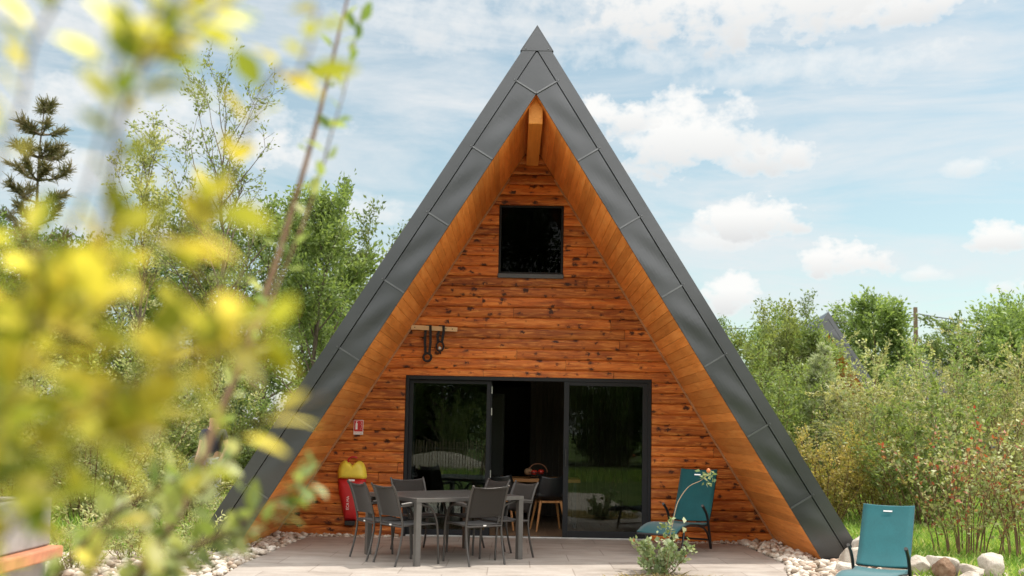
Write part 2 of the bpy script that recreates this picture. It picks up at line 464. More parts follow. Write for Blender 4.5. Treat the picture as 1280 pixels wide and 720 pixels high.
def patio_mat():
    m, nt, out = new_mat('stone_paving')
    v = coords(nt)
    br = N(nt, 'ShaderNodeTexBrick', Scale=1.0)
    br.inputs['Mortar Size'].default_value = 0.007; br.inputs['Mortar Smooth'].default_value = 0.2
    br.inputs['Brick Width'].default_value = 0.9; br.inputs['Row Height'].default_value = 0.6
    br.inputs['Color1'].default_value = (0.30, 0.30, 0.30, 1); br.inputs['Color2'].default_value = (0.75, 0.75, 0.75, 1)
    br.inputs['Mortar'].default_value = (0, 0, 0, 1); br.inputs['Bias'].default_value = 0.0
    nt.links.new(v, br.inputs['Vector'])
    tl = mth(nt, 'MULTIPLY', br.outputs['Color'], 0.28)
    f = noise(nt, coords(nt, (1, 2.6, 1)), 2.2, 7, 0.62, 0.5)
    g = noise(nt, v, 30, 5)
    t = mth(nt, 'ADD', mth(nt, 'ADD', mth(nt, 'MULTIPLY', f, 0.75), mth(nt, 'MULTIPLY', g, 0.32)), tl)
    col = ramp(nt, [(0.40, (0.19, 0.162, 0.138)), (0.65, (0.325, 0.286, 0.25)), (0.95, (0.44, 0.40, 0.36))], t).outputs[0]
    col = mixc(nt, mth(nt, 'MULTIPLY', br.outputs['Fac'], 0.5), col, (0.20, 0.17, 0.145))
    stn = noise(nt, v, 0.8, 5, 0.6)
    col = mixc(nt, mth(nt, 'MULTIPLY', mth(nt, 'SUBTRACT', stn, 0.50, True), 3.2, True), col, mixc(nt, 1.0, col, (0.66, 0.62, 0.58), 'MULTIPLY'))
    h = mth(nt, 'SUBTRACT', mth(nt, 'MULTIPLY', g, 0.3), br.outputs['Fac'])
    principled(nt, out, col, mth(nt, 'ADD', mth(nt, 'MULTIPLY', g, 0.3), 0.45), 0, 0.35, bump=h, bstr=0.4, bdist=0.004)
    return m
M['patio'] = patio_mat()

def ground_mat():
    m, nt, out = new_mat('meadow_ground')
    v = coords(nt)
    f = noise(nt, v, 0.5, 6, 0.65)
    g = noise(nt, v, 14, 6, 0.7)
    t = mth(nt, 'ADD', mth(nt, 'MULTIPLY', f, 0.55), mth(nt, 'MULTIPLY', g, 0.45))
    col = ramp(nt, [(0.32, (0.045, 0.075, 0.018)), (0.5, (0.085, 0.13, 0.03)), (0.64, (0.16, 0.175, 0.055)), (0.8, (0.24, 0.205, 0.10))], t).outputs[0]
    principled(nt, out, col, 0.95, 0, 0.1, bump=g, bstr=0.8, bdist=0.05)
    return m
M['ground'] = ground_mat()
M['soil'] = plain('gravelly_soil', (0.45, 0.39, 0.32), 0.95, var=0.35, nscale=18, bstr=0.6)

# ------------------------------------------------------------------ world, sun
SUN_DIR = Vector((3.0, 1.24, 6.34)).normalized()
sun_el = math.asin(SUN_DIR.z); sun_az = math.atan2(SUN_DIR.x, SUN_DIR.y)
sd = bpy.data.lights.new('sun', 'SUN'); sd.energy = 2.7; sd.angle = R(0.55); sd.color = (1.0, 0.945, 0.86)
so = bpy.data.objects.new('sun', sd); link(so)
so.rotation_euler = SUN_DIR.to_track_quat('Z', 'Y').to_euler(); so.location = (20, 8, 45)

w = bpy.data.worlds.new('World'); scene.world = w; w.use_nodes = True
nt = w.node_tree; nt.nodes.clear()
wo = nt.nodes.new('ShaderNodeOutputWorld'); bg = nt.nodes.new('ShaderNodeBackground')
sky = nt.nodes.new('ShaderNodeTexSky'); sky.sky_type = 'NISHITA'; sky.sun_disc = False
sky.sun_elevation = sun_el; sky.sun_rotation = sun_az; sky.altitude = 100; sky.air_density = 1.0; sky.dust_density = 1.2; sky.ozone_density = 1.2
STR = 0.11
bg.inputs['Strength'].default_value = STR
tc = nt.nodes.new('ShaderNodeTexCoord')
sep = nt.nodes.new('ShaderNodeSeparateXYZ'); nt.links.new(tc.outputs['Generated'], sep.inputs[0])
az = mth(nt, 'ARCTAN2', sep.outputs[0], sep.outputs[1])
el = mth(nt, 'ARCSINE', sep.outputs[2])
ae = nt.nodes.new('ShaderNodeCombineXYZ'); nt.links.new(az, ae.inputs[0]); nt.links.new(mth(nt, 'MULTIPLY', el, 1.35), ae.inputs[1])
n_big = noise(nt, ae.outputs[0], 16, 8, 0.55, 0.1)
n_fine = noise(nt, ae.outputs[0], 52, 6, 0.60, 0.1)
nz = mth(nt, 'ADD', mth(nt, 'MULTIPLY', mth(nt, 'SUBTRACT', n_big, 0.5), 4.6), mth(nt, 'MULTIPLY', mth(nt, 'SUBTRACT', n_fine, 0.5), 2.4))
# cumulus heaps: azimuth, elevation (radians), half widths, edge softness
HEAPS = [(.170, .285, .100, .050, .45), (.095, .308, .046, .032, .35), (.235, .272, .06, .032, .5),
         (.245, .408, .200, .060, .45), (.36, .395, .100, .032, .4), (.10, .42, .16, .06, .9), (.30, .345, .14, .022, 1.3), (.12, .365, .10, .025, 1.2), (-.05, .40, .16, .05, 1.2),
         (.247, .208, .058, .027, .35), (.200, .192, .04, .018, .7), (.331, .166, .048, .027, .3), (.213, .135, .032, .026, .35),
         (.440, .247, .036, .013, .9), (.462, .180, .036, .020, .4), (.400, .152, .028, .011, .8), (.475, .138, .03, .014, .6),
         (-.36, .285, .16, .050, .9), (-.245, .262, .055, .030, .6), (-.42, .36, .10, .035, 1.0), (-.30, .19, .09, .03, 1.0),
         (-.48, .235, .10, .04, .9), (-.16, .215, .06, .02, 1.0),
         (1.3, .4, .3, .12, .6), (2.1, .5, .35, .12, .6), (2.9, .45, .3, .12, .5), (-1.2, .45, .3, .1, .6), (-2.2, .5, .35, .12, .5), (-2.8, .3, .2, .07, .5)]
mask = None; under = None
for a0, e0, ra, re, soft in HEAPS:
    dx = mth(nt, 'DIVIDE', mth(nt, 'SUBTRACT', az, a0), ra)
    dy = mth(nt, 'DIVIDE', mth(nt, 'SUBTRACT', el, e0), re)
    # flatter base: distances below the middle count more
    dyl = mth(nt, 'MULTIPLY', mth(nt, 'MINIMUM', dy, 0.0), 1.5)
    dyy = mth(nt, 'ADD', mth(nt, 'MAXIMUM', dy, 0.0), dyl)
    d2 = mth(nt, 'ADD', mth(nt, 'MULTIPLY', dx, dx), mth(nt, 'MULTIPLY', dyy, dyy))
    v_ = mth(nt, 'SUBTRACT', mth(nt, 'ADD', 0.95, nz), d2)
    k_ = mth(nt, 'MULTIPLY', v_, 0.50 / soft, True)
    k_ = mth(nt, 'MULTIPLY', k_, mth(nt, 'SUBTRACT', 1.6, mth(nt, 'MULTIPLY', k_, 0.6)))
    k_ = mth(nt, 'MULTIPLY', k_, 1.0 if soft < 0.7 else 0.8)
    mask = k_ if mask is None else mth(nt, 'MAXIMUM', mask, k_)
    u_ = mth(nt, 'MULTIPLY', k_, mth(nt, 'MULTIPLY', mth(nt, 'ADD', mth(nt, 'MULTIPLY', dy, -0.8), 0.25), 1.0, True))
    under = u_ if under is None else mth(nt, 'MAXIMUM', under, u_)
# thin high cloud drawn out sideways
st = nt.nodes.new('ShaderNodeCombineXYZ'); nt.links.new(mth(nt, 'ADD', mth(nt, 'MULTIPLY', az, 2.2), mth(nt, 'MULTIPLY', el, 2.0)), st.inputs[0]); nt.links.new(mth(nt, 'MULTIPLY', el, 11.0), st.inputs[1])
cir = noise(nt, st.outputs[0], 1.6, 8, 0.62, 0.5)
cirm = mth(nt, 'MULTIPLY', mth(nt, 'SUBTRACT', cir, 0.40, True), 3.6, True)
veil = mth(nt, 'ADD', mth(nt, 'MULTIPLY', cirm, 0.72), 0.20)
hz = mth(nt, 'MULTIPLY', mth(nt, 'SUBTRACT', 0.16, el, True), 2.4, True)
veil = mth(nt, 'MAXIMUM', veil, hz)
WHITE = tuple(c / STR for c in (0.45, 0.465, 0.475))
CLOUD = tuple(c / STR for c in (0.54, 0.537, 0.525))
GREY = tuple(c / STR for c in (0.37, 0.375, 0.38))
c0 = mixc(nt, 1.0, sky.outputs[0], (0.82, 0.87, 0.70), 'MULTIPLY')
c1 = mixc(nt, veil, c0, WHITE)
cl = mixc(nt, under, CLOUD, GREY)
c2 = mixc(nt, mth(nt, 'MULTIPLY', mask, 0.95), c1, cl)
# bright broken cloud deck overhead and behind the view, added unseen as shadow fill
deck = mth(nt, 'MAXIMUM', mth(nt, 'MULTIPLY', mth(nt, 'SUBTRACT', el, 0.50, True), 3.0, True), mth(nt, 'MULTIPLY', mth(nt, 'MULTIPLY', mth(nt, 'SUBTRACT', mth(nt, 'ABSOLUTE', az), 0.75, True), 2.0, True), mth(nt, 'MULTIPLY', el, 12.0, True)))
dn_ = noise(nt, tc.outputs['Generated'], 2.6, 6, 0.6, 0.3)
fill_deck_mask = mth(nt, 'MULTIPLY', deck, mth(nt, 'MULTIPLY', mth(nt, 'SUBTRACT', dn_, 0.30, True), 3.5, True))
c3 = mixc(nt, fill_deck_mask, c2, tuple(c / STR for c in (1.5, 1.47, 1.42)))
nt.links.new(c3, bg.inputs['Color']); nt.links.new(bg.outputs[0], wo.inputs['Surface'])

# ------------------------------------------------------------------ the setting
def plane_grid(name, x0, x1, y0, y1, z, mat, nx=1, ny=1, bump=0.0, seed=0):
    rg = np.random.default_rng(seed)
    mb = MB()
    rows = [[(x0 + (x1 - x0) * i / nx, y0 + (y1 - y0) * j / ny, z) for i in range(nx + 1)] for j in range(ny + 1)]
    mb.sheet(rows)
    return mb.build(name, mat)
def gz(x, y):
    return -0.06 - 0.14 * max(0.0, 1 - (math.hypot((x - 3.7) / 1.9, (y + 5.1) / 1.6)) ** 4)
xs = [-900, -200, -60, -25] + [-14 + 0.5 * i for i in range(57)] + [25, 60, 200, 900]
ys = [-700, -150, -50] + [-20 + 0.5 * i for i in range(61)] + [25, 60, 200, 600, 1600]
mb = MB(); mb.sheet([[(x, y, gz(x, y)) for x in xs] for y in ys]); g = mb.build('ground', M['ground'], smooth=True)
tag(g, 'grassy meadow ground around the cabins', kind='structure')
# gravelly apron under pebbles and boulders; unseen front stretch added for bounce light
mb = MB()
mb.add([(x, y, -0.035) for x, y in ((-6.2, -9.5), (-3.6, -11.0), (2.0, -11.0), (2.1, -5.6), (2.3, -3.6), (3.0, -3.35), (5.6, -3.2), (5.6, -2.3), (4.2, -1.5), (4.0, 7.2), (-4.0, 7.2), (-4.2, -1.2), (-6.0, -2.6))], [tuple(range(13))])
so_ = mb.build('gravel_bounce_apron', M['soil']); tag(so_, 'pale gravelly soil round the terrace, unseen front stretch added for bounce light', kind='structure')
# terrace: real slab with rounded front corners
mb = MB()
ol = [(-2.95, -0.28), (-1.72, -0.28), (-1.72, -0.02), (1.74, -0.02), (1.74, -0.28), (2.88, -0.28), (2.92, -2.3), (2.75, -2.95), (2.6, -3.6), (2.6, -5.2), (2.2, -5.35), (2.05, -3.9), (1.9, -3.42), (1.45, -3.26), (0.95, -3.36), (0.72, -3.8), (0.6, -5.5), (-2.9, -5.5), (-3.05, -3.2)]
n = len(ol)
mb.add([(x, y, 0.0) for x, y in ol] + [(x, y, -0.10) for x, y in ol], [tuple(range(n)), tuple(reversed(range(n, 2 * n)))] + [((i + 1) % n, i, n + i, n + (i + 1) % n) for i in range(n)])
pt = mb.build('patio', M['patio']); tag(pt, 'beige stone tile terrace in front of the cabin', kind='structure')

# ------------------------------------------------------------------ the A-frame cabin
S, HI, HO, L, BK = 1.6092, 5.5224, 6.3371, 2.056, 6.6
DL, DR, DT = -1.696, 1.70, 2.20
WL, WR, WB, WT = -0.446, 0.45, 3.597, 4.62

def make_cabin():
    cab = thing('a_frame_cabin', 'large orange wooden a-frame cabin with dark metal roof edge behind the terrace', 'cabin')
    th_s = 0.035 * math.sqrt(1 + S * S)          # soffit thickness measured vertically
    for sg in (1, -1):
        # roof shell
        hi2 = HI + th_s
        mb = MB()
        zb = -0.12
        mb.prism([(0, hi2), (0, HO), (sg * (HO - zb) / S, zb), (sg * (hi2 - zb) / S, zb)], -L + 0.03, BK)
        # standing seams up the outer roof face
        nrm = Vector((sg * S, 0, 1)).normalized(); dn = Vector((sg, 0, -S)).normalized()
        for k in range(16):
            y = -L + 0.3 + k * 0.55
            a = Vector((0, y, HO)) + dn * 0.05 + nrm * 0.012; b = Vector((sg * HO / S, y, 0)) + nrm * 0.012
            mb.bar(a, b, 0.012, 0.024, up=nrm)
        roof = mb.build('roof', M['metal'], cab)
        # soffit planks run front to back
        mb = MB(); wv = 0.118
        Ls = HI * math.sqrt(1 + 1 / S ** 2)
        k = 0; rr = random.Random(3 + sg)
        while k * wv < Ls:
            a, b = k * wv + 0.0012, min((k + 1) * wv - 0.0012, Ls + 0.12)
            P = lambda t, d, y: (Vector((0, y, HI)) + dn * t + nrm * d)
            tone = rr.random()
            ysp = [-L + 0.02, -0.01] if k % 3 else [-L + 0.02, rr.uniform(-1.6, -0.5), -0.01]
            for y0, y1 in zip(ysp[:-1], ysp[1:]):
                tone = min(1, max(0, tone + rr.uniform(-.3, .3)))
                y1 -= 0.0012
                e = 0.003
                vs = []
                for y in (y0, y1):
                    vs += [P(a, 0.03, y), P(a, e, y), P(a + e, 0, y), P(b - e, 0, y), P(b, e, y), P(b, 0.03, y)]
                fs = [(0, 1, 2, 3, 4, 5), (11, 10, 9, 8, 7, 6)] + [(i + 1, i, i + 6, i + 7) for i in range(5)] + [(0, 5, 11, 6)]
                mb.add(vs, fs, 0, tone)
            k += 1
        # round plugs
        for t in (1.15, 2.25, 3.3, 4.3, 5.3):
            c0 = Vector((0, -1.05, HI)) + dn * t - nrm * 0.002
            mb.tone = 0.15
            mb.tube([c0, c0 + nrm * 0.01], 0.016, 10)
        mb.build('soffit', M['soffit_wood'], roof)
        # the inner lining that closes the room
        mb = MB()
        mb.prism([(0, HI), (0, HI + 0.03), (sg * (HI + 0.03) / S, 0.0), (sg * HI / S, 0.0)], 0.16, BK)
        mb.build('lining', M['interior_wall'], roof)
        # trim strip between soffit and wall
        mb = MB()
        a = Vector((0, -0.028, HI)) + dn * 0.62 - nrm * 0.012; b = Vector((0, -0.028, HI)) + dn * (Ls - 0.02) - nrm * 0.012
        mb.bar(a, b, 0.03, 0.022, up=nrm)
        mb.build('trim', M['trim_wood'], cab)
        # fascia: wide inner panels between clip seams, outer flashing a step forward
        Wt = (HO - HI) / math.sqrt(1 + S * S)      # 0.43
        wo_ = 0.142
        Lo = HO * math.sqrt(1 + 1 / S ** 2)
        Q = lambda t, d, y: Vector((0, y, HO)) + dn * t - nrm * d
        mb = MB()
        yf = -L
        t_in = lambda d: d * S                     # where a line at depth d meets x = 0
        t0, t1 = t_in(wo_), t_in(Wt)
        # inner panels as finely divided sheets with a little oil-canning
        seams = [0.0]
        first = t1
        edges = [first] + [first + 0.005 + 0.962 * k for k in range(1, 8)]
        rw = random.Random(11 + sg)
        base_end = lambda d: Lo + (-d) / S + 0.12
        def panel(ta, tb, amp):
            nu, nv = 14, 8
            rows = []
            ph = rw.uniform(0, 6)
            for i in range(nu + 1):
                row = []
                for j in range(nv + 1):
                    u, v = i / nu, j / nv
                    d = wo_ + 0.011 + (Wt - wo_ - 0.011) * v
                    t = ta + (tb - ta) * u
                    wob = amp * math.sin(PI * u) * math.sin(PI * v) * math.sin(ph + 7 * u + 2.5 * v)
                    row.append(Q(t, d, yf - 0.004 + wob))
                rows.append(row)
            mb.sheet(rows)
        for ta, tb in zip(edges[:-1], edges[1:]):
            if ta > base_end(Wt): break
            panel(ta, min(tb, base_end(Wt)), 0.0042)
        # kite at the head: triangle from the ridge line to the first seam
        mb.add([Q(t_in(wo_ + 0.011), wo_ + 0.011, yf - 0.004), Q(first, wo_ + 0.011, yf - 0.004), Q(first, Wt, yf - 0.004)], [(0, 1, 2)])
        # inner return edge
        mb.add([Q(t1, Wt, yf - 0.004), Q(t1, Wt, yf + 0.03), Q(base_end(Wt), Wt, yf + 0.03), Q(base_end(Wt), Wt, yf - 0.004)], [(0, 1, 2, 3)])
        # outer flashing (box strip)
        vs = []
        for y in (yf - 0.018, yf + 0.03):
            vs += [Q(t_in(0) , 0, y), Q(t_in(wo_), wo_, y), Q(base_end(wo_), wo_, y), Q(base_end(0), 0, y)]
        mb.add(vs, [(0, 1, 2, 3), (7, 6, 5, 4), (1, 0, 4, 5), (2, 1, 5, 6), (3, 2, 6, 7), (0, 3, 7, 4)])
        # clip seams and screw heads
        for k, t in enumerate(edges):
            if t > Lo - 0.15: break
            mb.bar(Q(t, wo_ + 0.004, yf - 0.014), Q(t, Wt - 0.002, yf - 0.014), 0.018, 0.015, mat=1, up=(0, 1, 0))
            c0 = Q(t, wo_ - 0.022, yf - 0.018)
            mb.tube([c0, c0 + Vector((0, -0.008, 0))], [0.013, 0.009], 8, mat=1)
        mb.build('fascia', [M['metal'], M['seam']], roof)
    # ridge cap
    mb = MB()
    zc = HO - 0.29; xc = (HO - zc) / S
    mb.prism([(0, HO + 0.008), (xc + 0.006, zc), (-xc - 0.006, zc)], -L - 0.026, -L - 0.016)
    for sg in (1, -1):
        mb.prism([(0, HO + 0.01), (sg * (xc + 0.008), zc), (sg * (xc + 0.020), zc), (0, HO + 0.03)], -L - 0.026, BK)
    for x in (-0.135, 0.135):
        mb.tube([(x, -L - 0.026, zc + 0.025), (x, -L - 0.034, zc + 0.025)], [0.012, 0.008], 8, mat=1)
    mb.build('ridge_cap', [M['metal'], M['seam']], cab)
    # ridge beam
    mb = MB()
    bw = 0.085; bz = 5.19
    zt = HI - S * bw - 0.004
    mb.prism([(-bw, bz), (bw, bz), (bw, zt), (0.0, HI - 0.006), (-bw, zt)], -L + 0.13, 0.0)
    mb.build('ridge_beam', M['beam_wood'], cab, bevel=0.006)
    # front wall: bulging horizontal boards, one row every 145 mm
    mb = MB(); H = 0.1452; rr = random.Random(21)
    prof = [(0.0, 0.000), (0.025, 0.009), (0.07, 0.0165), (0.20, 0.0225), (0.45, 0.0245), (0.72, 0.0235), (0.90, 0.018), (0.96, 0.011), (0.985, 0.003), (1.0, 0.0)]
    def yprof(u):
        for (u0, y0), (u1, y1) in zip(prof[:-1], prof[1:]):
            if u <= u1 + 1e-9: return y0 + (y1 - y0) * (u - u0) / (u1 - u0)
        return 0.0
    openings = [(DL - 0.004, DR + 0.004, -1.0, DT + 0.004), (WL - 0.004, WR + 0.004, WB - 0.004, WT + 0.004)]
    z0 = -0.02; row = 0
    while z0 < HI - 0.05:
        cuts = sorted(set([z0, z0 + H] + [z for o in openings for z in (o[2], o[3]) if z0 < z < z0 + H]))
        hw = (HI - z0) / S
        joints = []
        x = -hw + rr.uniform(0.6, 3.4)
        while x < hw:
            joints.append(x); x += rr.uniform(1.6, 3.6)
        tones = [rr.random() for _ in range(len(joints) + 1)]
        for za, zb in zip(cuts[:-1], cuts[1:]):
            us = sorted(set([(za - z0) / H, (zb - z0) / H] + [u for u, _ in prof if (za - z0) / H < u < (zb - z0) / H]))
            spans = [(-99, 99)]
            for o in openings:
                if o[2] < (za + zb) / 2 < o[3]:
                    spans = [s_ for a, b in spans for s_ in ((a, min(b, o[0])), (max(a, o[1]), b)) if s_[1] > s_[0]]
            for a, b in spans:
                js = [a] + [j for j in joints if a + 0.05 < j < b - 0.05] + [b]
                for ja, jb in zip(js[:-1], js[1:]):
                    mid = max(min((max(ja, -hw) + min(jb, hw)) / 2, hw), -hw)
                    tone = tones[sum(1 for j in joints if j < mid)]
                    vs = []
                    for u in us:
                        z = z0 + u * H; w_ = (HI - z) / S - 0.004
                        xa = max(ja + (0.0025 if ja > -90 else 0), -w_); xb = min(jb - (0.0025 if jb < 90 else 0), w_)
                        if xb < xa: xa = xb = (xa + xb) / 2
                        y = -yprof(u)
                        vs += [(xa, y, z), (xb, y, z), (xa, 0.03, z), (xb, 0.03, z)]
                    m_ = len(us); fs = []
                    for i in range(m_ - 1):
                        q = 4 * i
                        fs += [(q, q + 1, q + 5, q + 4), (q + 2, q, q + 4, q + 6), (q + 1, q + 3, q + 7, q + 5)]
                    fs += [(0, 2, 3, 1), (4 * m_ - 4, 4 * m_ - 3, 4 * m_ - 1, 4 * m_ - 2)]
                    mb.add(vs, fs, 0, tone)
        z0 += H; row += 1
    mb.build('wall', M['wall_wood'], cab)
    # structural wall behind the boards, with the two openings
    mb = MB()
    hwf = lambda z: (HI - z) / S
    def seg(za, zb, xa=None, xb=None):
        pa, pb = (hwf(za), hwf(zb))
        if xa is None:
            mb.prism([(-pa, za), (pa, za), (pb, zb), (-pb, zb)], 0.034, 0.155)
        elif xa == 'l': mb.prism([(-pa, za), (xb, za), (xb, zb), (-pb, zb)], 0.034, 0.155)
        else: mb.prism([(xb, za), (pa, za), (pb, zb), (xb, zb)], 0.034, 0.155)
    seg(-0.1, DT, 'l', DL); seg(-0.1, DT, 'r', DR)
    seg(DT, WB); seg(WB, WT, 'l', WL); seg(WB, WT, 'r', WR)
    mb.prism([(-hwf(WT), WT), (hwf(WT), WT), (0, HI)], 0.034, 0.155)
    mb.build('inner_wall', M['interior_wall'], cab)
    # back wall, room floor, loft, partition, ceiling
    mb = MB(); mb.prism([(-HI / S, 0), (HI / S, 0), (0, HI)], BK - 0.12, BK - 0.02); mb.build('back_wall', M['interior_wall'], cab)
    mb = MB()
    for k in range(46):
        mb.b2((-3.4 + k * 0.148, 0.05, -0.05), (-3.4 + k * 0.148 + 0.146, BK - 0.13, 0.012), tone=rr.random())
    mb.build('floor', M['interior_floor'], cab)
    mb = MB(); mb.b2((-1.95, 0.17, 2.36), (1.95, BK - 0.13, 2.44)); mb.build('ceiling', M['interior_wall'], cab)
    mb = MB()
    for k in range(18):
        mb.b2((0.1 + k * 0.10, 3.6, 0.0), (0.1 + k * 0.10 + 0.097, 3.66, 2.35), tone=rr.random())
    mb.build('partition', M['interior_wall'], cab)
    mb = MB(); mb.b2((-1.6, 3.4, 0.0), (-0.35, 4.0, 2.1)); mb.b2((-1.58, 3.385, 0.05), (-0.98, 3.40, 2.05)); mb.b2((-0.97, 3.385, 0.05), (-0.37, 3.40, 2.05))
    mb.build('cupboard', M['black_plastic'], cab, bevel=0.004)
    # upper window
    wi = MB()
    f = 0.028
    wi.b2((WL, -0.012, WB + 0.05), (WL + f, 0.06, WT)); wi.b2((WR - f, -0.012, WB + 0.05), (WR, 0.06, WT))
    wi.b2((WL + f, -0.012, WT - f), (WR - f, 0.06, WT)); wi.b2((WL + f, -0.012, WB + 0.05), (WR - f, 0.06, WB + 0.05 + f))
    win = wi.build('window', M['alu_dark'], cab, bevel=0.003)
    mb = MB(); mb.b2((WL - 0.012, -0.055, WB - 0.012), (WR + 0.012, 0.05, WB + 0.047)); mb.build('sill', M['alu_grey_dark'], win, bevel=0.004)
    mb = MB(); mb.b2((WL + f, 0.028, WB + 0.05 + f), (WR - f, 0.036, WT - f)); mb.build('pane', M['glass_dark'], win)
    mb = MB(); mb.b2((WL + 0.002, 0.12, WB + 0.03), (WR - 0.002, 0.14, WT - 0.002)); mb.build('blind', M['strap'], win)
    # terrace door: outer frame, left leaf, right leaf, open in the middle
    fr = MB(); f = 0.045
    fr.b2((DL, -0.03, 0.0), (DL + f, 0.11, DT)); fr.b2((DR - f, -0.03, 0.0), (DR, 0.11, DT))
    fr.b2((DL + f, -0.03, DT - 0.05), (DR - f, 0.11, DT)); 
    door = fr.build('door_frame', M['alu_dark'], cab, bevel=0.003)
    mb = MB(); mb.b2((DL + f, -0.028, -0.004), (DR - f, 0.11, 0.018)); mb.build('threshold', M['steel'], door, bevel=0.003)
    def leaf(x0, x1, y0, y1, z0, z1, fw, bw):
        m_ = MB()
        m_.b2((x0, y0, z0), (x0 + fw, y1, z1)); m_.b2((x1 - fw, y0, z0), (x1, y1, z1))
        m_.b2((x0 + fw, y0 + 0.001, z1 - 0.05), (x1 - fw, y1 - 0.001, z1)); m_.b2((x0 + fw, y0 + 0.001, z0), (x1 - fw, y1 - 0.001, z0 + bw))
        lf = m_.build('sliding_door', M['alu_dark'], cab, bevel=0.003)
        p = MB(); p.b2((x0 + fw, (y0 + y1) / 2 - 0.004, z0 + bw), (x1 - fw, (y0 + y1) / 2 + 0.004, z1 - 0.05)); p.build('pane', M['glass'], lf)
        return lf
    lf = leaf(DL + f + 0.001, -0.525, 0.035, 0.075, 0.02, DT - 0.052, 0.052, 0.07)
    # the opened leaf slid behind the left one, its edge and catches showing
    lf2 = leaf(DL + f + 0.03, -0.505, 0.080, 0.108, 0.02, DT - 0.052, 0.05, 0.07)
    for z in (2.02, 1.72, 0.86):
        hd = MB(); hd.b2((-0.512, 0.066, z - 0.05), (-0.500, 0.0795, z + 0.05)); hd.build('catch', M['steel'], lf2)
    rf = leaf(0.494, DR - f - 0.001, -0.022, 0.022, 0.02, DT - 0.052, 0.072, 0.09)
    hd = MB(); hd.b2((0.515, -0.050, 0.98), (0.535, -0.024, 1.22)); hd.build('handle', M['frame_black'], rf, bevel=0.004)
    return cab
M['alu_grey_dark'] = plain('grey_sill', (0.075, 0.078, 0.082), 0.45, 0.3)
cabin = make_cabin()

cab2 = copy_tree(cabin); cab2.location = (12.35, 27.0, 0.0); cab2.rotation_euler.z = R(-7)
tag(cab2, 'distant a-frame cabin half hidden behind bushes, only its dark sloping edge showing', 'cabin')
cab3 = copy_tree(cabin); cab3.location = (27.5, 47.0, 0.0); cab3.rotation_euler.z = R(62)
tag(cab3, 'farthest cabin, a sliver of grey roof between the trees under the wire', 'cabin')

# ------------------------------------------------------------------ garden furniture
TA = R(34.6)                      # the table stands at an angle to the wall
tx, ty = -0.99, -2.19
LX, LY = 1.40, 1.22
tab = thing('garden_table', 'grey metal garden table on the terrace with six chairs around it', 'table', (tx, ty, 0), TA)
mb = MB()
for a, b in (((-LX / 2, -LY / 2), (LX / 2, -LY / 2 + 0.05)), ((-LX / 2, LY / 2 - 0.05), (LX / 2, LY / 2)), ((-LX / 2, -LY / 2 + 0.05), (-LX / 2 + 0.05, LY / 2 - 0.05)), ((LX / 2 - 0.05, -LY / 2 + 0.05), (LX / 2, LY / 2 - 0.05))):
    mb.b2((a[0], a[1], 0.672), (b[0], b[1], 0.717))
mb.build('apron', M['table_grey'], tab, bevel=0.004)
mb = MB()
nsl = 9
for k in range(nsl):
    x0 = -LX / 2 + 0.052 + k * (LX - 0.104) / nsl
    mb.b2((x0 + 0.002, -LY / 2 + 0.052, 0.70), (x0 + (LX - 0.104) / nsl - 0.002, LY / 2 - 0.052, 0.715))
mb.build('tabletop', M['table_top'], tab, bevel=0.002)
for sx in (-1, 1):
    for sy in (-1, 1):
        mb = MB(); x, y = sx * (LX / 2 - 0.034), sy * (LY / 2 - 0.034)
        mb.b2((x - 0.031, y - 0.031, 0.0), (x + 0.031, y + 0.031, 0.671))
        mb.build('leg', M['table_grey'], tab, bevel=0.004)

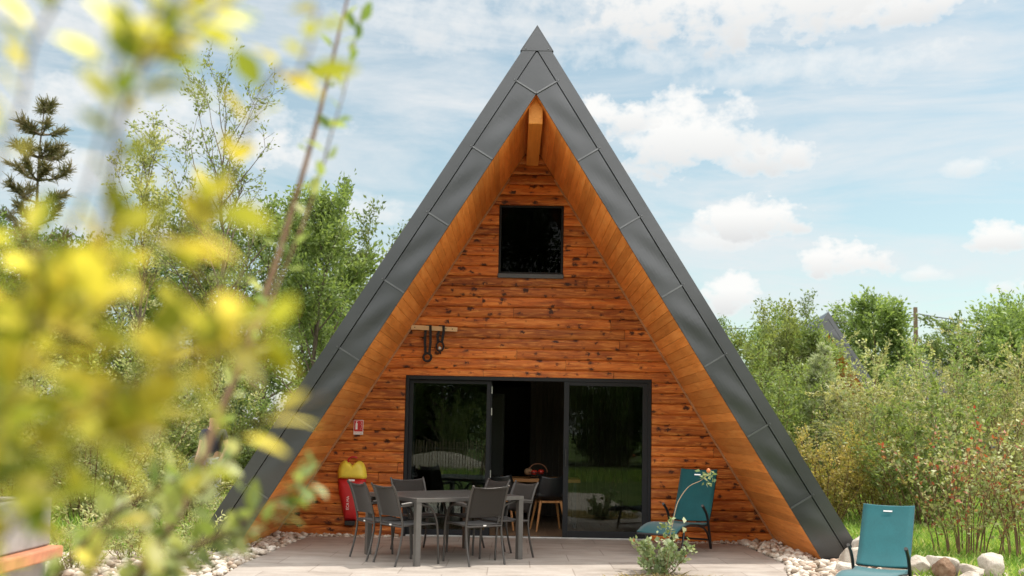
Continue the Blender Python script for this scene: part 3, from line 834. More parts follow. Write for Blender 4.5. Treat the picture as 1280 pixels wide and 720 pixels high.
def make_chair():
    """faces +x, origin under the back feet"""
    c = thing('garden_chair', 'grey garden chair', 'chair')
    w = 0.225; t = 0.0125
    def spline(pts, n=5):
        out = []
        P = [pts[0]] + list(pts) + [pts[-1]]
        for i in range(1, len(P) - 2):
            p0, p1, p2, p3 = (Vector(P[i - 1]), Vector(P[i]), Vector(P[i + 1]), Vector(P[i + 2]))
            for k in range(n):
                s_ = k / n
                out.append(0.5 * ((2 * p1) + (p2 - p0) * s_ + (2 * p0 - 5 * p1 + 4 * p2 - p3) * s_ ** 2 + (3 * p1 - p0 - 3 * p2 + p3) * s_ ** 3))
        out.append(Vector(pts[-1]))
        return out
    c_sp.append(spline) if not c_sp else None
    back = lambda y: [(-0.03, y, 0.0), (0.02, y, 0.18), (0.05, y, 0.36), (0.045, y, 0.48), (0.0, y, 0.66), (-0.045, y, 0.79), (-0.085, y, 0.862)]
    for s_ in (-1, 1):
        mb = MB(); mb.tube(spline(back(s_ * w)), t, 8); mb.build('back_leg', M['alu_grey'], c, smooth=True, sharp=50)
        mb = MB(); y = s_ * (w + 0.012)
        mb.tube(spline([(0.51, y, 0.0), (0.495, y, 0.30), (0.47, y, 0.48), (0.40, y, 0.60), (0.30, y, 0.638), (0.15, y, 0.642), (0.01, y, 0.632)]), t, 8)
        mb.build('front_leg', M['alu_grey'], c, smooth=True, sharp=50)
        mb = MB(); y = s_ * (w + 0.012)
        mb.tube([(0.02, y, 0.650), (0.12, y, 0.660), (0.24, y, 0.655), (0.30, y, 0.646)], [0.016, 0.019, 0.019, 0.014], 8, flat=1.0)
        mb.build('armrest', M['alu_grey'], c, smooth=True, sharp=60)
    mb = MB()
    mb.tube([(0.05, -w, 0.425), (0.49, -w, 0.435)], 0.011, 8); mb.tube([(0.05, w, 0.425), (0.49, w, 0.435)], 0.011, 8)
    mb.tube([(0.05, -w, 0.415), (0.05, w, 0.415)], 0.012, 8); mb.tube([(0.485, -w, 0.425), (0.485, w, 0.425)], 0.011, 8)
    mb.build('seat_frame', M['alu_grey'], c, smooth=True, sharp=50)
    bt = spline(back(0))
    mb = MB()
    mb.tube(spline([(-0.075, -w, 0.845), (-0.060, -0.12, 0.832), (-0.056, 0, 0.826), (-0.060, 0.12, 0.832), (-0.075, w, 0.845)]), 0.008, 6)
    mb.build('top_rail', M['alu_grey'], c, smooth=True, sharp=50)
    mb = MB()
    mb.sheet([[(x, y, 0.438 - 0.012 * (1 - (y / w) ** 2) - 0.008 * math.sin(PI * (x - 0.05) / 0.44)) for y in np.linspace(-w, w, 7)] for x in np.linspace(0.05, 0.485, 7)])
    mb.build('seat', M['chair_fabric'], c, smooth=True, solid=0.005)
    rows = []
    for p in bt:
        if 0.50 < p[2] < 0.858:
            rows.append([(p[0] + 0.022 * (1 - (y / w) ** 2) * (1 if p[2] < 0.84 else 0.6), y, p[2] - (0.022 * (1 - (y / w) ** 2) if p[2] > 0.83 else 0)) for y in np.linspace(-w, w, 9)])
    mb = MB(); mb.sheet(rows); mb.build('backrest', M['chair_fabric'], c, smooth=True, solid=0.005)
    mb = MB(); mb.b2((0.034, -0.02, 0.417), (0.0375, 0.02, 0.431)); mb.build('maker_tag', M['white'], c)
    return c
c_sp = []
ch = make_chair()
spline = c_sp[0]
ct, st_ = math.cos(TA), math.sin(TA)
def tpt(u, v): return (tx + ct * u - st_ * v, ty + st_ * u + ct * v, 0)
CH = [(tpt(-0.88, -0.30), TA + R(3), 'grey garden chair at the nearest table corner with a sunlit patch on its back'),
      (tpt(-0.93, 0.23), TA - R(2), 'grey garden chair at the table end nearest the red cover'),
      (tpt(0.03, -0.86), TA + R(90 - 1), 'grey garden chair with its back turned to us before the long table side'),
      (tpt(0.875, -0.30), TA + R(180), 'grey garden chair at the table end by the open door, behind the right corner leg'),
      (tpt(0.87, 0.28), TA + R(181), 'grey garden chair mostly hidden behind the chair with its back to us'),
      (tpt(0.02, 0.85), TA + R(270), 'dark garden chair on the far long side between the table and the left glass')]
for i, (p, a, lb) in enumerate(CH):
    o = ch if i == 0 else copy_tree(ch)
    o.location = p; o.rotation_euler.z = a
    tag(o, lb, 'chair', 'chairs around the garden table')

def make_lounger():
    """foot end towards +x, origin under the rear feet"""
    c = thing('sun_lounger', 'teal sun lounger', 'lounger')
    w = 0.235
    sp = lambda pts, n=6: c_sp[0](pts, n)
    back = [(-0.36, 0, 1.0), (-0.315, 0, 0.89), (-0.225, 0, 0.70), (-0.125, 0, 0.50), (-0.03, 0, 0.355)]
    seat = [(0.0, 0, 0.335), (0.15, 0, 0.318), (0.45, 0, 0.345), (0.75, 0, 0.365), (1.0, 0, 0.345), (1.22, 0, 0.285)]
    for nm, prof in (('backrest', back), ('seat', seat)):
        rows = [[(p[0] + (0.018 * (1 - (y / w) ** 2) if nm == 'backrest' else 0), y, p[2] - (0.014 * (1 - (y / w) ** 2))) for y in np.linspace(-w - 0.012, w + 0.012, 9)] for p in sp(prof)]
        mb = MB(); mb.sheet(rows)
        o = mb.build(nm, M['teal_fabric'], c, smooth=True, solid=0.006)
        mb = MB()
        pp = sp(prof)
        ob_ = (-0.017, -0.004) if nm == 'backrest' else (0, -0.019)
        pp = [Vector((p[0] + ob_[0], 0, p[2] + ob_[1])) for p in pp]
        for s_ in (-1, 1): mb.tube([(p[0], s_ * w, p[2]) for p in pp], 0.0145, 8)
        mb.tube([(pp[0][0], -w, pp[0][2] - 0.014), (pp[0][0], w, pp[0][2] - 0.014)], 0.013, 8); mb.tube([(pp[-1][0], -w, pp[-1][2]), (pp[-1][0], w, pp[-1][2])], 0.013, 8)
        mb.build(nm + '_frame', M['frame_black'], c, smooth=True, sharp=50)
        if nm == 'backrest':
            mb = MB(); mb.box((-0.303, 0, 0.925), (0.004, 0.085, 0.016), Matrix.Rotation(R(-22), 3, 'Y')); mb.build('badge', M['steel'], o)
    for s_ in (-1, 1):
        y = s_ * (w + 0.024)
        mb = MB()
        mb.tube(sp([(-0.06, y, 0.0), (-0.01, y, 0.18), (0.06, y, 0.36), (0.14, y, 0.47), (0.27, y, 0.555)]), [0.017] * 24 + [0.02], 8)
        mb.build('arm', M['frame_black'], c, smooth=True, sharp=50)
        mb = MB(); mb.tube([(0.235, y, 0.54), (0.285, y, 0.565)], [0.019, 0.017], 8); mb.build('arm_cap', M['alu_grey'], c, smooth=True, sharp=50)
        mb = MB(); y2 = s_ * (w - 0.004)
        mb.tube(sp([(-0.055, y + (-s_) * .004, 0.02), (0.06, y, 0.19), (0.25, y, 0.29), (0.45, y2, 0.33)]), 0.015, 8)
        mb.build('brace', M['frame_black'], c, smooth=True, sharp=50)
        mb = MB(); mb.tube([(0.88, s_ * w, 0.352), (1.0, s_ * w, 0.0)], 0.016, 8); mb.build('front_leg', M['frame_black'], c, smooth=True, sharp=50)
    mb = MB(); mb.tube([(0.97, -w, 0.08), (0.97, w, 0.08)], 0.012, 8); mb.tube([(0.02, -w - 0.02, 0.12), (0.02, w + 0.02, 0.12)], 0.012, 8)
    mb.build('stretcher', M['frame_black'], c, smooth=True, sharp=50)
    return c
lg = make_lounger()
lg.location = (2.10, -0.80, 0); lg.rotation_euler.z = R(241)
tag(lg, 'shaded teal sun lounger against the wooden wall right of the glass door', 'lounger', 'teal sun loungers')
lg2 = copy_tree(lg); lg2.location = (3.39, -4.00, -0.14); lg2.rotation_euler.z = R(241)
for ch_ in lg2.children:                      # its back is let down a few notches further
    if ch_.name.startswith('backrest'):
        pv = Vector((-0.03, 0, 0.355)); rm = Matrix.Rotation(R(-12), 3, 'Y')
        ch_.rotation_euler = rm.to_euler(); ch_.location = pv - rm @ pv
tag(lg2, 'sunlit teal sun lounger in front of the boulders at the terrace corner', 'lounger', 'teal sun loungers')

# ------------------------------------------------------------------ things on the wall
def outline(pts, n=8): return [(p.x, p.y) for p in spline([(x, y, 0) for x, y in pts], n)]
def pillow(mb, poly, cx, cy, th, mat, y0, rings=5):
    """puffed shape from an outline in (x,z), flat back at y0, bulging towards -y"""
    n = len(poly); vs = []; fs = []
    for k in range(rings + 1):
        s_ = 1 - k / rings * 0.98; hgt = th * math.sqrt(max(0, 1 - (s_) ** 4)) if k else 0.0
        for x, z in poly: vs.append((cx + (x - cx) * s_, y0 - 0.006 - hgt, cy + (z - cy) * s_))
    for k in range(rings):
        for i in range(n):
            j = (i + 1) % n
            fs.append((k * n + i, k * n + j, (k + 1) * n + j, (k + 1) * n + i))
    fs.append(tuple(rings * n + i for i in range(n)))
    b0 = len(vs)
    for x, z in poly: vs.append((x, y0, z))
    for i in range(n):
        j = (i + 1) % n
        fs.append((b0 + i, b0 + j, j, i))
    fs.append(tuple(reversed(range(b0, b0 + n))))
    mb.add(vs, fs, mat)

def text(name, s, size, loc, rot, mat, parent, ext=0.001):
    cu = bpy.data.curves.new(name, 'FONT'); cu.body = s; cu.size = size; cu.extrude = ext; cu.align_x = 'CENTER'; cu.align_y = 'CENTER'
    o = bpy.data.objects.new(name, cu); COL.objects.link(o)
    dg = bpy.context.evaluated_depsgraph_get(); dg.update()
    me = bpy.data.meshes.new_from_object(o.evaluated_get(dg))
    bpy.data.objects.remove(o)
    me.materials.clear(); me.materials.append(mat)
    o2 = bpy.data.objects.new(name, me); link(o2, parent)
    o2.location = loc; o2.rotation_euler = rot
    return o2

yw = -0.030
cx0 = -2.405
cov = thing('extinguisher_cover', 'red tapered cover with yellow heart shaped top on the wooden wall', 'cover', (cx0, yw, 0.19))
body = outline([(-0.188, 0.58), (-0.178, 0.42), (-0.125, 0.20), (-0.085, 0.02), (-0.05, 0.0), (0.05, 0.0), (0.085, 0.02), (0.125, 0.20), (0.178, 0.42), (0.188, 0.58), (0.0, 0.582), (-0.185, 0.58)], 4)
mb = MB(); pillow(mb, body[:-1], 0, 0.32, 0.085, 0, 0); mb.build('body', M['red'], cov, smooth=True, sharp=60)
mb = MB(); mb.b2((-0.07, -0.075, -0.055), (0.07, 0.0, 0.006)); mb.build('foot', M['black_plastic'], cov, bevel=0.008)
top = outline([(-0.19, 0.575), (-0.196, 0.68), (-0.165, 0.775), (-0.10, 0.825), (-0.045, 0.80), (0.0, 0.765), (0.045, 0.80), (0.10, 0.825), (0.165, 0.775), (0.196, 0.68), (0.19, 0.575), (0.0, 0.57), (-0.19, 0.575)], 4)
mb = MB(); pillow(mb, top[:-1], 0, 0.68, 0.092, 0, 0); mb.build('top', M['yellow'], cov, smooth=True, sharp=60)
mb = MB(); mb.tube(spline([(-0.05, -0.03, 0.80), (-0.04, -0.04, 0.85), (0.02, -0.045, 0.875), (0.07, -0.03, 0.86)]), 0.012, 8); mb.build('handle', M['red'], cov, smooth=True)
text('lettering', 'ECA MA', 0.052, (-0.03, -0.093, 0.25), (R(90), R(-90), 0), M['white'], cov)
mb = MB(); mb.b2((-0.03, -0.100, 0.545), (0.055, -0.094, 0.572)); mb.build('label_patch', M['white'], cov)

sg = thing('fire_sign', 'small red and white fire extinguisher sign on the wooden wall', 'sign', (-2.335, -0.0295, 1.47))
mb = MB(); mb.b2((-0.066, -0.004, -0.10), (0.066, 0.0, 0.10)); mb.build('plate', M['white'], sg, bevel=0.002)
mb = MB(); mb.b2((-0.060, -0.0055, -0.058), (0.060, -0.0042, 0.094)); pl = mb.build('red_panel', M['sign_red'], sg)
mb = MB()
mb.prism([(-0.040, -0.03), (-0.012, -0.03), (-0.012, 0.045), (-0.018, 0.06), (-0.034, 0.06), (-0.040, 0.045)], -0.0075, -0.0058)
mb.prism([(-0.030, 0.062), (-0.022, 0.062), (-0.022, 0.078), (-0.006, 0.082), (-0.006, 0.088), (-0.036, 0.080)], -0.0075, -0.0058)
for a, b in (((0.030, 0.085), (0.045, 0.060)), ((0.045, 0.060), (0.034, 0.040)), ((0.036, 0.040), (0.048, 0.012)), ((0.048, 0.012), (0.030, -0.018)), ((0.020, -0.03), (0.05, -0.03))):
    mb.bar((a[0], -0.0066, a[1]), (b[0], -0.0066, b[1]), 0.0017, 0.011, up=(0, 1, 0))
mb.build('pictogram', M['white'], sg)
text('lettering', 'EXTINCTEUR', 0.018, (0, -0.0045, -0.080), (R(90), 0, 0), M['sign_red'], sg, 0.0005)

zr = 2.855
rail = thing('hanging_rail', 'pale wooden rail fixed across the wall above the left door', 'rail', (-1.32, -0.06, zr), 0)
mb = MB(); mb.box((0, 0, 0), (0.64, 0.035, 0.062), Matrix.Rotation(R(1.8), 3, 'Y'))
mb.build('plank', M['pale_wood'], rail, bevel=0.003)
mb = MB()
for x in (-0.27, 0.16, 0.25): mb.tube([(x, -0.018, -x * 0.031), (x, -0.021, -x * 0.031)], 0.008, 8)
mb.build('screw', M['strap'], rail)
mb = MB()
for x in (-0.22, 0.24): mb.b2((x - 0.02, 0.018, -0.02), (x + 0.02, 0.036, 0.02))
mb.build('bracket', M['strap'], rail)
def strap(x, dz, lo, label, ring):
    t = thing('hanging_strap', label, 'strap', (x, -0.06, zr), 0, 'straps on the rail')
    mb = MB()
    for sx, k in ((-0.035, 0), (0.035, 1)):
        pts = [(sx * 0.9 + dz, 0.022 if k == 0 else -0.024, 0.035), (sx + dz, -0.026, -0.06), (sx * 1.1, -0.030, -lo * 0.5), (sx * 0.75, -0.030, -lo)]
        for p, q in zip(pts[:-1], pts[1:]): mb.bar(p, q, 0.036, 0.006, up=(0, 1, 0))
    mb.bar((dz - 0.035, 0.0, 0.040), (dz + 0.05, 0.0, 0.040), 0.05, 0.006)
    mb.build('webbing', M['strap'], t)
    mb = MB()
    if ring:
        mb.tube([(0.055 * math.cos(a), -0.032, -lo - 0.045 + 0.055 * math.sin(a)) for a in np.linspace(0, 2 * PI, 17)], 0.017, 8); mb.build('grip', M['strap'], t, smooth=True)
    else:
        mb.tube([(0.05 * math.cos(a), -0.032, -lo - 0.05 + 0.065 * math.sin(a)) for a in np.linspace(0, 2 * PI, 17)], 0.014, 8)
        mb.tube([(0, -0.036, -lo - 0.11), (0.01, -0.036, -lo - 0.155)], 0.012, 8); mb.build('grip', M['strap'], t, smooth=True)
        mb = MB(); mb.tube([(0.0, -0.034, -lo - 0.075), (0.0, -0.05, -lo - 0.075)], 0.02, 12); mb.build('buckle', M['steel'], t)
strap(-1.405, 0.0, 0.36, 'longer black training strap with a ring grip hanging from the pale rail', True)
strap(-1.235, 0.012, 0.20, 'shorter black training strap with a bright buckle hanging from the pale rail', False)

# ------------------------------------------------------------------ inside the open door
it = thing('dining_table', 'orange wooden table just inside the open door with fruit on it', 'table', (0.33, 1.75, 0))
mb = MB()
pr = [(-0.75, -0.42), (-0.30, -0.435), (-0.15, -0.42), (0.0, -0.43), (0.40, -0.42), (0.50, -0.40), (0.52, 0.4), (-0.72, 0.42)]
n = len(pr)
mb.add([(x, y, 0.745) for x, y in pr] + [(x, y, 0.695) for x, y in pr], [tuple(range(n)), tuple(reversed(range(n, 2 * n)))] + [((i + 1) % n, i, n + i, n + (i + 1) % n) for i in range(n)])
mb.build('tabletop', M['oak'], it, bevel=0.006)
for sx, sy in ((-0.62, -0.33), (0.42, -0.33), (-0.62, 0.33), (0.42, 0.33)):
    mb = MB(); mb.bar((sx, sy, 0.694), (sx, sy, 0.013), 0.05, 0.05, up=(0, 1, 0)); mb.build('leg', M['frame_black'], it)
def shell_chair(loc, rz, label):
    c = thing('dining_chair', label, 'chair', loc, rz, 'chairs inside the open door')
    for sx in (-1, 1):
        for sy in (-1, 1):
            mb = MB(); mb.tube([(sx * 0.15, sy * 0.15, 0.43), (sx * 0.235, sy * 0.225, 0.0)], [0.021, 0.014], 8); mb.build('leg', M['oak'], c, smooth=True, sharp=60)
    mb = MB()
    for s_ in (-1, 1):
        mb.bar((-0.16, s_ * 0.15, 0.425), (0.16, s_ * 0.15, 0.425), 0.03, 0.03); mb.bar((s_ * 0.15, -0.135, 0.425), (s_ * 0.15, 0.135, 0.425), 0.03, 0.03)
    mb.build('seat_frame', M['oak'], c, bevel=0.004)
    mb = MB(); rows = []
    for p in spline([(0.22, 0, 0.455), (0.10, 0, 0.445), (-0.08, 0, 0.445), (-0.19, 0, 0.50), (-0.235, 0, 0.62), (-0.26, 0, 0.78)], 5):
        ww = 0.22 if p[2] < 0.6 else 0.22 - (p[2] - 0.6) * 0.25
        rows.append([(p[0] + 0.05 * (y / 0.22) ** 2 * (1 if p[2] > 0.5 else 0), y * ww / 0.22, p[2] + 0.035 * (y / 0.22) ** 2) for y in np.linspace(-0.22, 0.22, 9)])
    mb.sheet(rows); mb.build('shell', M['black_plastic'], c, smooth=True, solid=0.008)
shell_chair((0.34, 0.98, 0.013), R(100), 'black shell chair with wooden legs inside by the right door leaf')
shell_chair((-0.35, 1.10, 0.013), R(80), 'black shell chair with wooden legs inside behind the garden chairs')
bk = thing('fruit_basket', 'black wire basket with a hoop handle on the wooden table inside', 'basket', (0.16, 1.55, 0.746))
mb = MB()
for z, r_ in ((0.006, 0.08), (0.05, 0.13), (0.09, 0.16)): mb.tube([(r_ * math.cos(a), r_ * math.sin(a), z) for a in np.linspace(0, 2 * PI, 21)], 0.0045, 6)
for k in range(12):
    a = k * PI / 6
    mb.tube([(0.08 * math.cos(a), 0.08 * math.sin(a), 0.006), (0.13 * math.cos(a), 0.13 * math.sin(a), 0.05), (0.16 * math.cos(a), 0.16 * math.sin(a), 0.09)], 0.004, 6)
mb.build('bowl', M['frame_black'], bk, smooth=True)
mb = MB(); mb.tube([(0.16 * math.cos(a) * 0.9 + 0.03, 0.02, 0.09 + 0.13 * math.sin(a)) for a in np.linspace(0, PI, 15)], 0.007, 6); mb.build('handle', M['terracotta'], bk, smooth=True)
def fruit(name, label, cat, loc, r_, mat, grp=None, stalk=True):
    t = thing(name, label, cat, loc, 0, grp)
    mb = MB(); mb.lathe([(r_ * 0.15, -r_ * 0.82), (r_ * 0.6, -r_ * 0.70), (r_ * 0.95, -r_ * 0.3), (r_, 0.0), (r_ * 0.92, r_ * 0.42), (r_ * 0.6, r_ * 0.74), (r_ * 0.2, r_ * 0.80), (0.004, r_ * 0.72)], n=18); mb.build('flesh', mat, t, smooth=True)
    if stalk:
        mb = MB(); mb.tube([(0, 0, r_ * 0.7), (0.004, 0, r_ * 1.05)], 0.004, 6); mb.build('stalk', M['twig'], t)
fruit('tomato', 'red tomato in the basket next to the brown melon', 'fruit', (0.13, 1.46, 0.835), 0.05, M['tomato'], 'red fruit in the basket')
fruit('tomato', 'red tomato under the hoop handle, farther from the brown melon', 'fruit', (0.235, 1.50, 0.845), 0.05, M['tomato'], 'red fruit in the basket')
fruit('melon', 'round brown melon at the edge of the fruit basket', 'fruit', (0.045, 1.50, 0.845), 0.066, M['coconut'])

# ------------------------------------------------------------------ barbecue at the left edge
bq = thing('concrete_barbecue', 'grey concrete barbecue block with a terracotta ledge beside the shrub', 'barbecue', (-3.70, -7.75, -0.07))
mb = MB(); mb.b2((-0.62, -0.30, 0.0), (0.50, 0.45, 0.655)); mb.build('base', M['concrete'], bq, bevel=0.012)
mb = MB(); mb.b2((-0.68, -0.40, 0.658), (0.60, 0.47, 0.735)); mb.build('ledge', M['terracotta'], bq, bevel=0.012)
mb = MB(); mb.b2((-0.62, -0.24, 0.738), (-0.52, 0.45, 1.04)); mb.b2((0.42, -0.24, 0.738), (0.52, 0.45, 1.04)); mb.b2((-0.515, 0.35, 0.738), (0.415, 0.45, 1.04)); mb.b2((-0.515, -0.24, 0.738), (0.415, -0.16, 1.04))
mb.build('hearth', M['concrete'], bq, bevel=0.012)
mb = MB()
for k in range(16): mb.tube([(-0.47 + k * 0.06, -0.15, 1.0), (-0.47 + k * 0.06, 0.34, 1.0)], 0.005, 6)
mb.build('grill', M['steel'], bq)

# ------------------------------------------------------------------ person standing behind the bushes
def skin(name, verts, edges, radii, mat, parent, sub=2):
    me = bpy.data.meshes.new(name); me.from_pydata(verts, edges, [])
    o = bpy.data.objects.new(name, me); link(o, parent)
    sk = o.modifiers.new('skin', 'SKIN')
    if not me.skin_vertices: 
        bpy.context.view_layer.objects.active = o
    for v, r_ in zip(me.skin_vertices[0].data, radii): v.radius = (r_, r_) if not isinstance(r_, tuple) else r_
    me.skin_vertices[0].data[0].use_root = True
    sk.use_smooth_shade = True
    ss = o.modifiers.new('sub', 'SUBSURF'); ss.levels = sub; ss.render_levels = sub
    me.materials.append(mat)
    return o
pe = thing('person', 'person in a dark navy t-shirt and grey trousers standing beyond the bushes', 'person', (-5.53, 4.0, -0.06), R(170))
V = [(0, 0, 0.95), (0, 0, 1.12), (0, 0.0, 1.36), (0, -0.005, 1.47), (0, 0.01, 1.56), (0, 0.015, 1.66), (0, 0.01, 1.74),
     (-0.10, 0, 0.88), (-0.11, 0.01, 0.50), (-0.115, -0.01, 0.09), (-0.12, 0.14, 0.035), (0.10, 0, 0.88), (0.12, 0.02, 0.50), (0.13, 0.0, 0.09), (0.14, 0.15, 0.035),
     (-0.19, 0, 1.41), (-0.26, -0.02, 1.14), (-0.23, 0.13, 0.95), (-0.21, 0.17, 0.87), (0.19, 0, 1.41), (0.25, -0.02, 1.13), (0.24, 0.12, 0.92), (0.235, 0.15, 0.84)]
Ed = [(0, 1), (1, 2), (2, 3), (3, 4), (4, 5), (5, 6), (0, 7), (7, 8), (8, 9), (9, 10), (0, 11), (11, 12), (12, 13), (13, 14), (2, 15), (15, 16), (16, 17), (17, 18), (2, 19), (19, 20), (20, 21), (21, 22)]
Rd = [0.13, 0.125, 0.13, 0.06, 0.075, 0.085, 0.06, 0.085, 0.055, 0.04, 0.035, 0.085, 0.055, 0.04, 0.035, 0.05, 0.04, 0.032, 0.035, 0.05, 0.04, 0.032, 0.035]
skin('body', V, Ed, Rd, M['skin'], pe)
for (hx, hy, hz_) in ((-0.21, 0.17, 0.87), (0.235, 0.15, 0.84)):
    vv = [(hx, hy, hz_)]; ee = []
    for k in range(4):
        vv += [(hx - 0.03 + k * 0.02, hy + 0.02, hz_ - 0.05), (hx - 0.03 + k * 0.02, hy + 0.015, hz_ - 0.085)]; ee += [(0, 2 * k + 1), (2 * k + 1, 2 * k + 2)]
    vv += [(hx - 0.045, hy + 0.03, hz_ - 0.03), (hx - 0.045, hy + 0.045, hz_ - 0.06)]; ee += [(0, 9), (9, 10)]
    skin('hand', vv, ee, [0.022] + [0.010, 0.008] * 5, M['skin'], pe, 1)
skin('shirt', [(0, 0, 0.90), (0, 0, 1.10), (0, 0, 1.37), (0, -0.003, 1.45), (-0.19, 0, 1.41), (-0.235, -0.01, 1.25), (0.19, 0, 1.41), (0.228, -0.01, 1.25)], [(0, 1), (1, 2), (2, 3), (2, 4), (4, 5), (2, 6), (6, 7)], [(0.165, 0.135), (0.15, 0.135), (0.15, 0.135), 0.075, 0.066, 0.062, 0.066, 0.062], M['navy'], pe)
skin('trousers', [(0, 0, 0.96), (-0.10, 0, 0.87), (-0.11, 0.01, 0.50), (-0.115, -0.01, 0.12), (0.10, 0, 0.87), (0.12, 0.02, 0.50), (0.13, 0.0, 0.12)], [(0, 1), (1, 2), (2, 3), (0, 4), (4, 5), (5, 6)], [0.145, 0.10, 0.072, 0.062, 0.10, 0.072, 0.062], M['denim'], pe)
mb = MB(); mb.lathe([(0.02, 1.60), (0.085, 1.62), (0.112, 1.68), (0.108, 1.74), (0.07, 1.795), (0.01, 1.81)], (0, -0.015, 0), 16); mb.build('hair', M['hair'], pe, smooth=True)
bu = thing('bucket', 'pale blue grey bucket held low by the standing person', 'bucket', (-5.78, 3.90, 0.50))
mb = MB(); mb.lathe([(0.10, 0.0), (0.105, 0.01), (0.14, 0.27), (0.148, 0.275), (0.148, 0.29), (0.135, 0.29), (0.10, 0.02)], n=20); mb.build('pail', M['bucket'], bu, smooth=True, sharp=40)
mb = MB(); mb.tube([(0.14 * math.cos(a), 0, 0.28 + 0.14 * math.sin(a)) for a in np.linspace(0, PI, 13)], 0.005, 6); mb.build('handle', M['steel'], bu)

# small pale gate post pair left of the person
gt = thing('wooden_gate', 'short pale pinkish gate panel among the shrubs beyond the pebbles', 'gate', (-6.05, 2.2, -0.06))
for x in (-0.22, 0.18):
    mb = MB(); mb.bar((x, 0, 0), (x, 0, 0.95), 0.07, 0.07, up=(0, 1, 0)); mb.build('post', M['pale_wood'], gt, bevel=0.005)
mb = MB()
for z in (0.35, 0.55, 0.75): mb.b2((-0.18, -0.012, z - 0.07), (0.145, 0.012, z + 0.07))
mb.build('panel', M['white'], gt, bevel=0.003)

# ------------------------------------------------------------------ stones
rg = np.random.default_rng(5)
def ico(sub):
    bm = bmesh.new(); bmesh.ops.create_icosphere(bm, subdivisions=sub, radius=1.0)
    bm.verts.ensure_lookup_table()
    v = np.array([x.co[:] for x in bm.verts]); f = np.array([[y.index for y in x.verts] for x in bm.faces]); bm.free()
    return v, f
IV1, IF1 = ico(1); IV2, IF2 = ico(2); IV4, IF4 = ico(4)
def scatter(n, poly):
    """random points inside a polygon"""
    poly = np.array(poly); lo, hi = poly.min(0), poly.max(0); out = []
    while len(out) < n:
        p = rg.uniform(lo, hi)
        c = False; j = len(poly) - 1
        for i in range(len(poly)):
            if (poly[i][1] > p[1]) != (poly[j][1] > p[1]) and p[0] < (poly[j][0] - poly[i][0]) * (p[1] - poly[i][1]) / (poly[j][1] - poly[i][1]) + poly[i][0]: c = not c
            j = i
        if c: out.append(p)
    return np.array(out)
beds = [([(2.90, -0.02), (3.42, -0.02), (3.42, -2.1), (3.85, -2.2), (3.9, -3.3), (3.4, -3.9), (2.62, -4.0), (2.65, -3.5), (2.78, -2.95), (2.95, -2.3)], 1350, 0.036),
        ([(1.76, -0.04), (3.42, -0.04), (3.35, -0.28), (1.76, -0.26)], 330, 0.024),
        ([(-3.42, -0.04), (-1.74, -0.04), (-1.74, -0.27), (-3.3, -0.28)], 330, 0.024),
        ([(-2.93, -0.2), (-3.42, -0.1), (-3.42, -2.2), (-4.3, -2.5), (-4.7, -4.0), (-3.4, -4.7), (-3.02, -4.4), (-3.07, -3.2)], 1500, 0.034)]
vs, fs, rv = [], [], []; off = 0
for poly, n, r0 in beds:
    P = scatter(n, poly)
    for x, y in P:
        r_ = r0 * rg.uniform(0.55, 1.45)
        d = IV1 * (1 + rg.normal(0, 0.10, (len(IV1), 1))) * np.array([r_ * rg.uniform(0.9, 1.5), r_ * rg.uniform(0.8, 1.1), r_ * rg.uniform(0.5, 0.85)])
        a = rg.uniform(0, 6.28); ca, sa = math.cos(a), math.sin(a)
        d = np.stack([d[:, 0] * ca - d[:, 1] * sa, d[:, 0] * sa + d[:, 1] * ca, d[:, 2]], 1)
        vs.append(d + [x, y, -0.035 + r_ * rg.uniform(0.3, 1.5)]); fs.append(IF1 + off); off += len(IV1)
        rv.append(np.full(len(IV1), rg.random()))
gr = mesh_np('gravel', np.concatenate(vs), 3, M['pebble'], rndv=np.concatenate(rv), smooth=True, faces=np.concatenate(fs))
tag(gr, 'rounded pale pebbles bedded round the terrace', 'pebbles', kind='stuff')

def boulder(x, y, sx, sy, sz, label, mat='rock', seed=0, sink=0.25):
    rb = np.random.default_rng(seed)
    v = IV4.copy()
    # cut by random planes for facets, then roughen
    for _ in range(16):
        nrm = rb.normal(size=3); nrm /= np.linalg.norm(nrm); d = rb.uniform(0.55, 0.88)
        ex = np.maximum(v @ nrm - d, 0); v = v - ex[:, None] * nrm * 0.97
    ph = rb.uniform(0, 9, 12)
    n1 = sum(np.sin(v @ rb.normal(size=3) * k + p) / k for k, p in zip((2, 3, 4, 5, 7, 9, 12, 15, 19, 24), ph))
    n2 = sum(np.abs(np.sin(v @ rb.normal(size=3) * k + p)) / k for k, p in zip((6, 8, 11, 14, 18, 23, 29, 37), rb.uniform(0, 9, 8)))
    v = v * (1 + 0.05 * n1 - 0.16 * (n2 - n2.mean()))[:, None] * np.array([sx, sy, sz])
    o = mesh_np('boulder', v, 3, M[mat], faces=IF4, rndv=np.full(len(v), rb.uniform(0.4, 0.8)), smooth=True)
    o.location = (x, y, -0.06 + sz * (1 - sink)); o.rotation_euler.z = rb.uniform(0, 6)
    return tag(o, label, 'boulder', 'boulders by the lounger')
boulder(3.86, -2.26, .27, .22, .21, 'pale boulder leaning on the roof foot, topmost behind the lounger', seed=2, sink=-.25)
boulder(3.62, -2.62, .23, .20, .20, 'rounded white boulder between the pebbles and the lounger arm', seed=3)
boulder(3.42, -2.95, .16, .13, .12, 'small white boulder at the edge of the pebble bed', seed=4)
boulder(3.95, -2.85, .20, .18, .16, 'white boulder hidden low behind the teal backrest', seed=5)
boulder(4.30, -2.62, .17, .14, .15, 'chalky rubble stone just right of the teal backrest', seed=6)
boulder(4.42, -2.95, .15, .12, .15, 'dark brown stone with a pale top beside the lounger', 'brown_rock', seed=7)
boulder(4.52, -2.72, .22, .13, .16, 'slanting buff slab stone behind the dark brown one', seed=8)
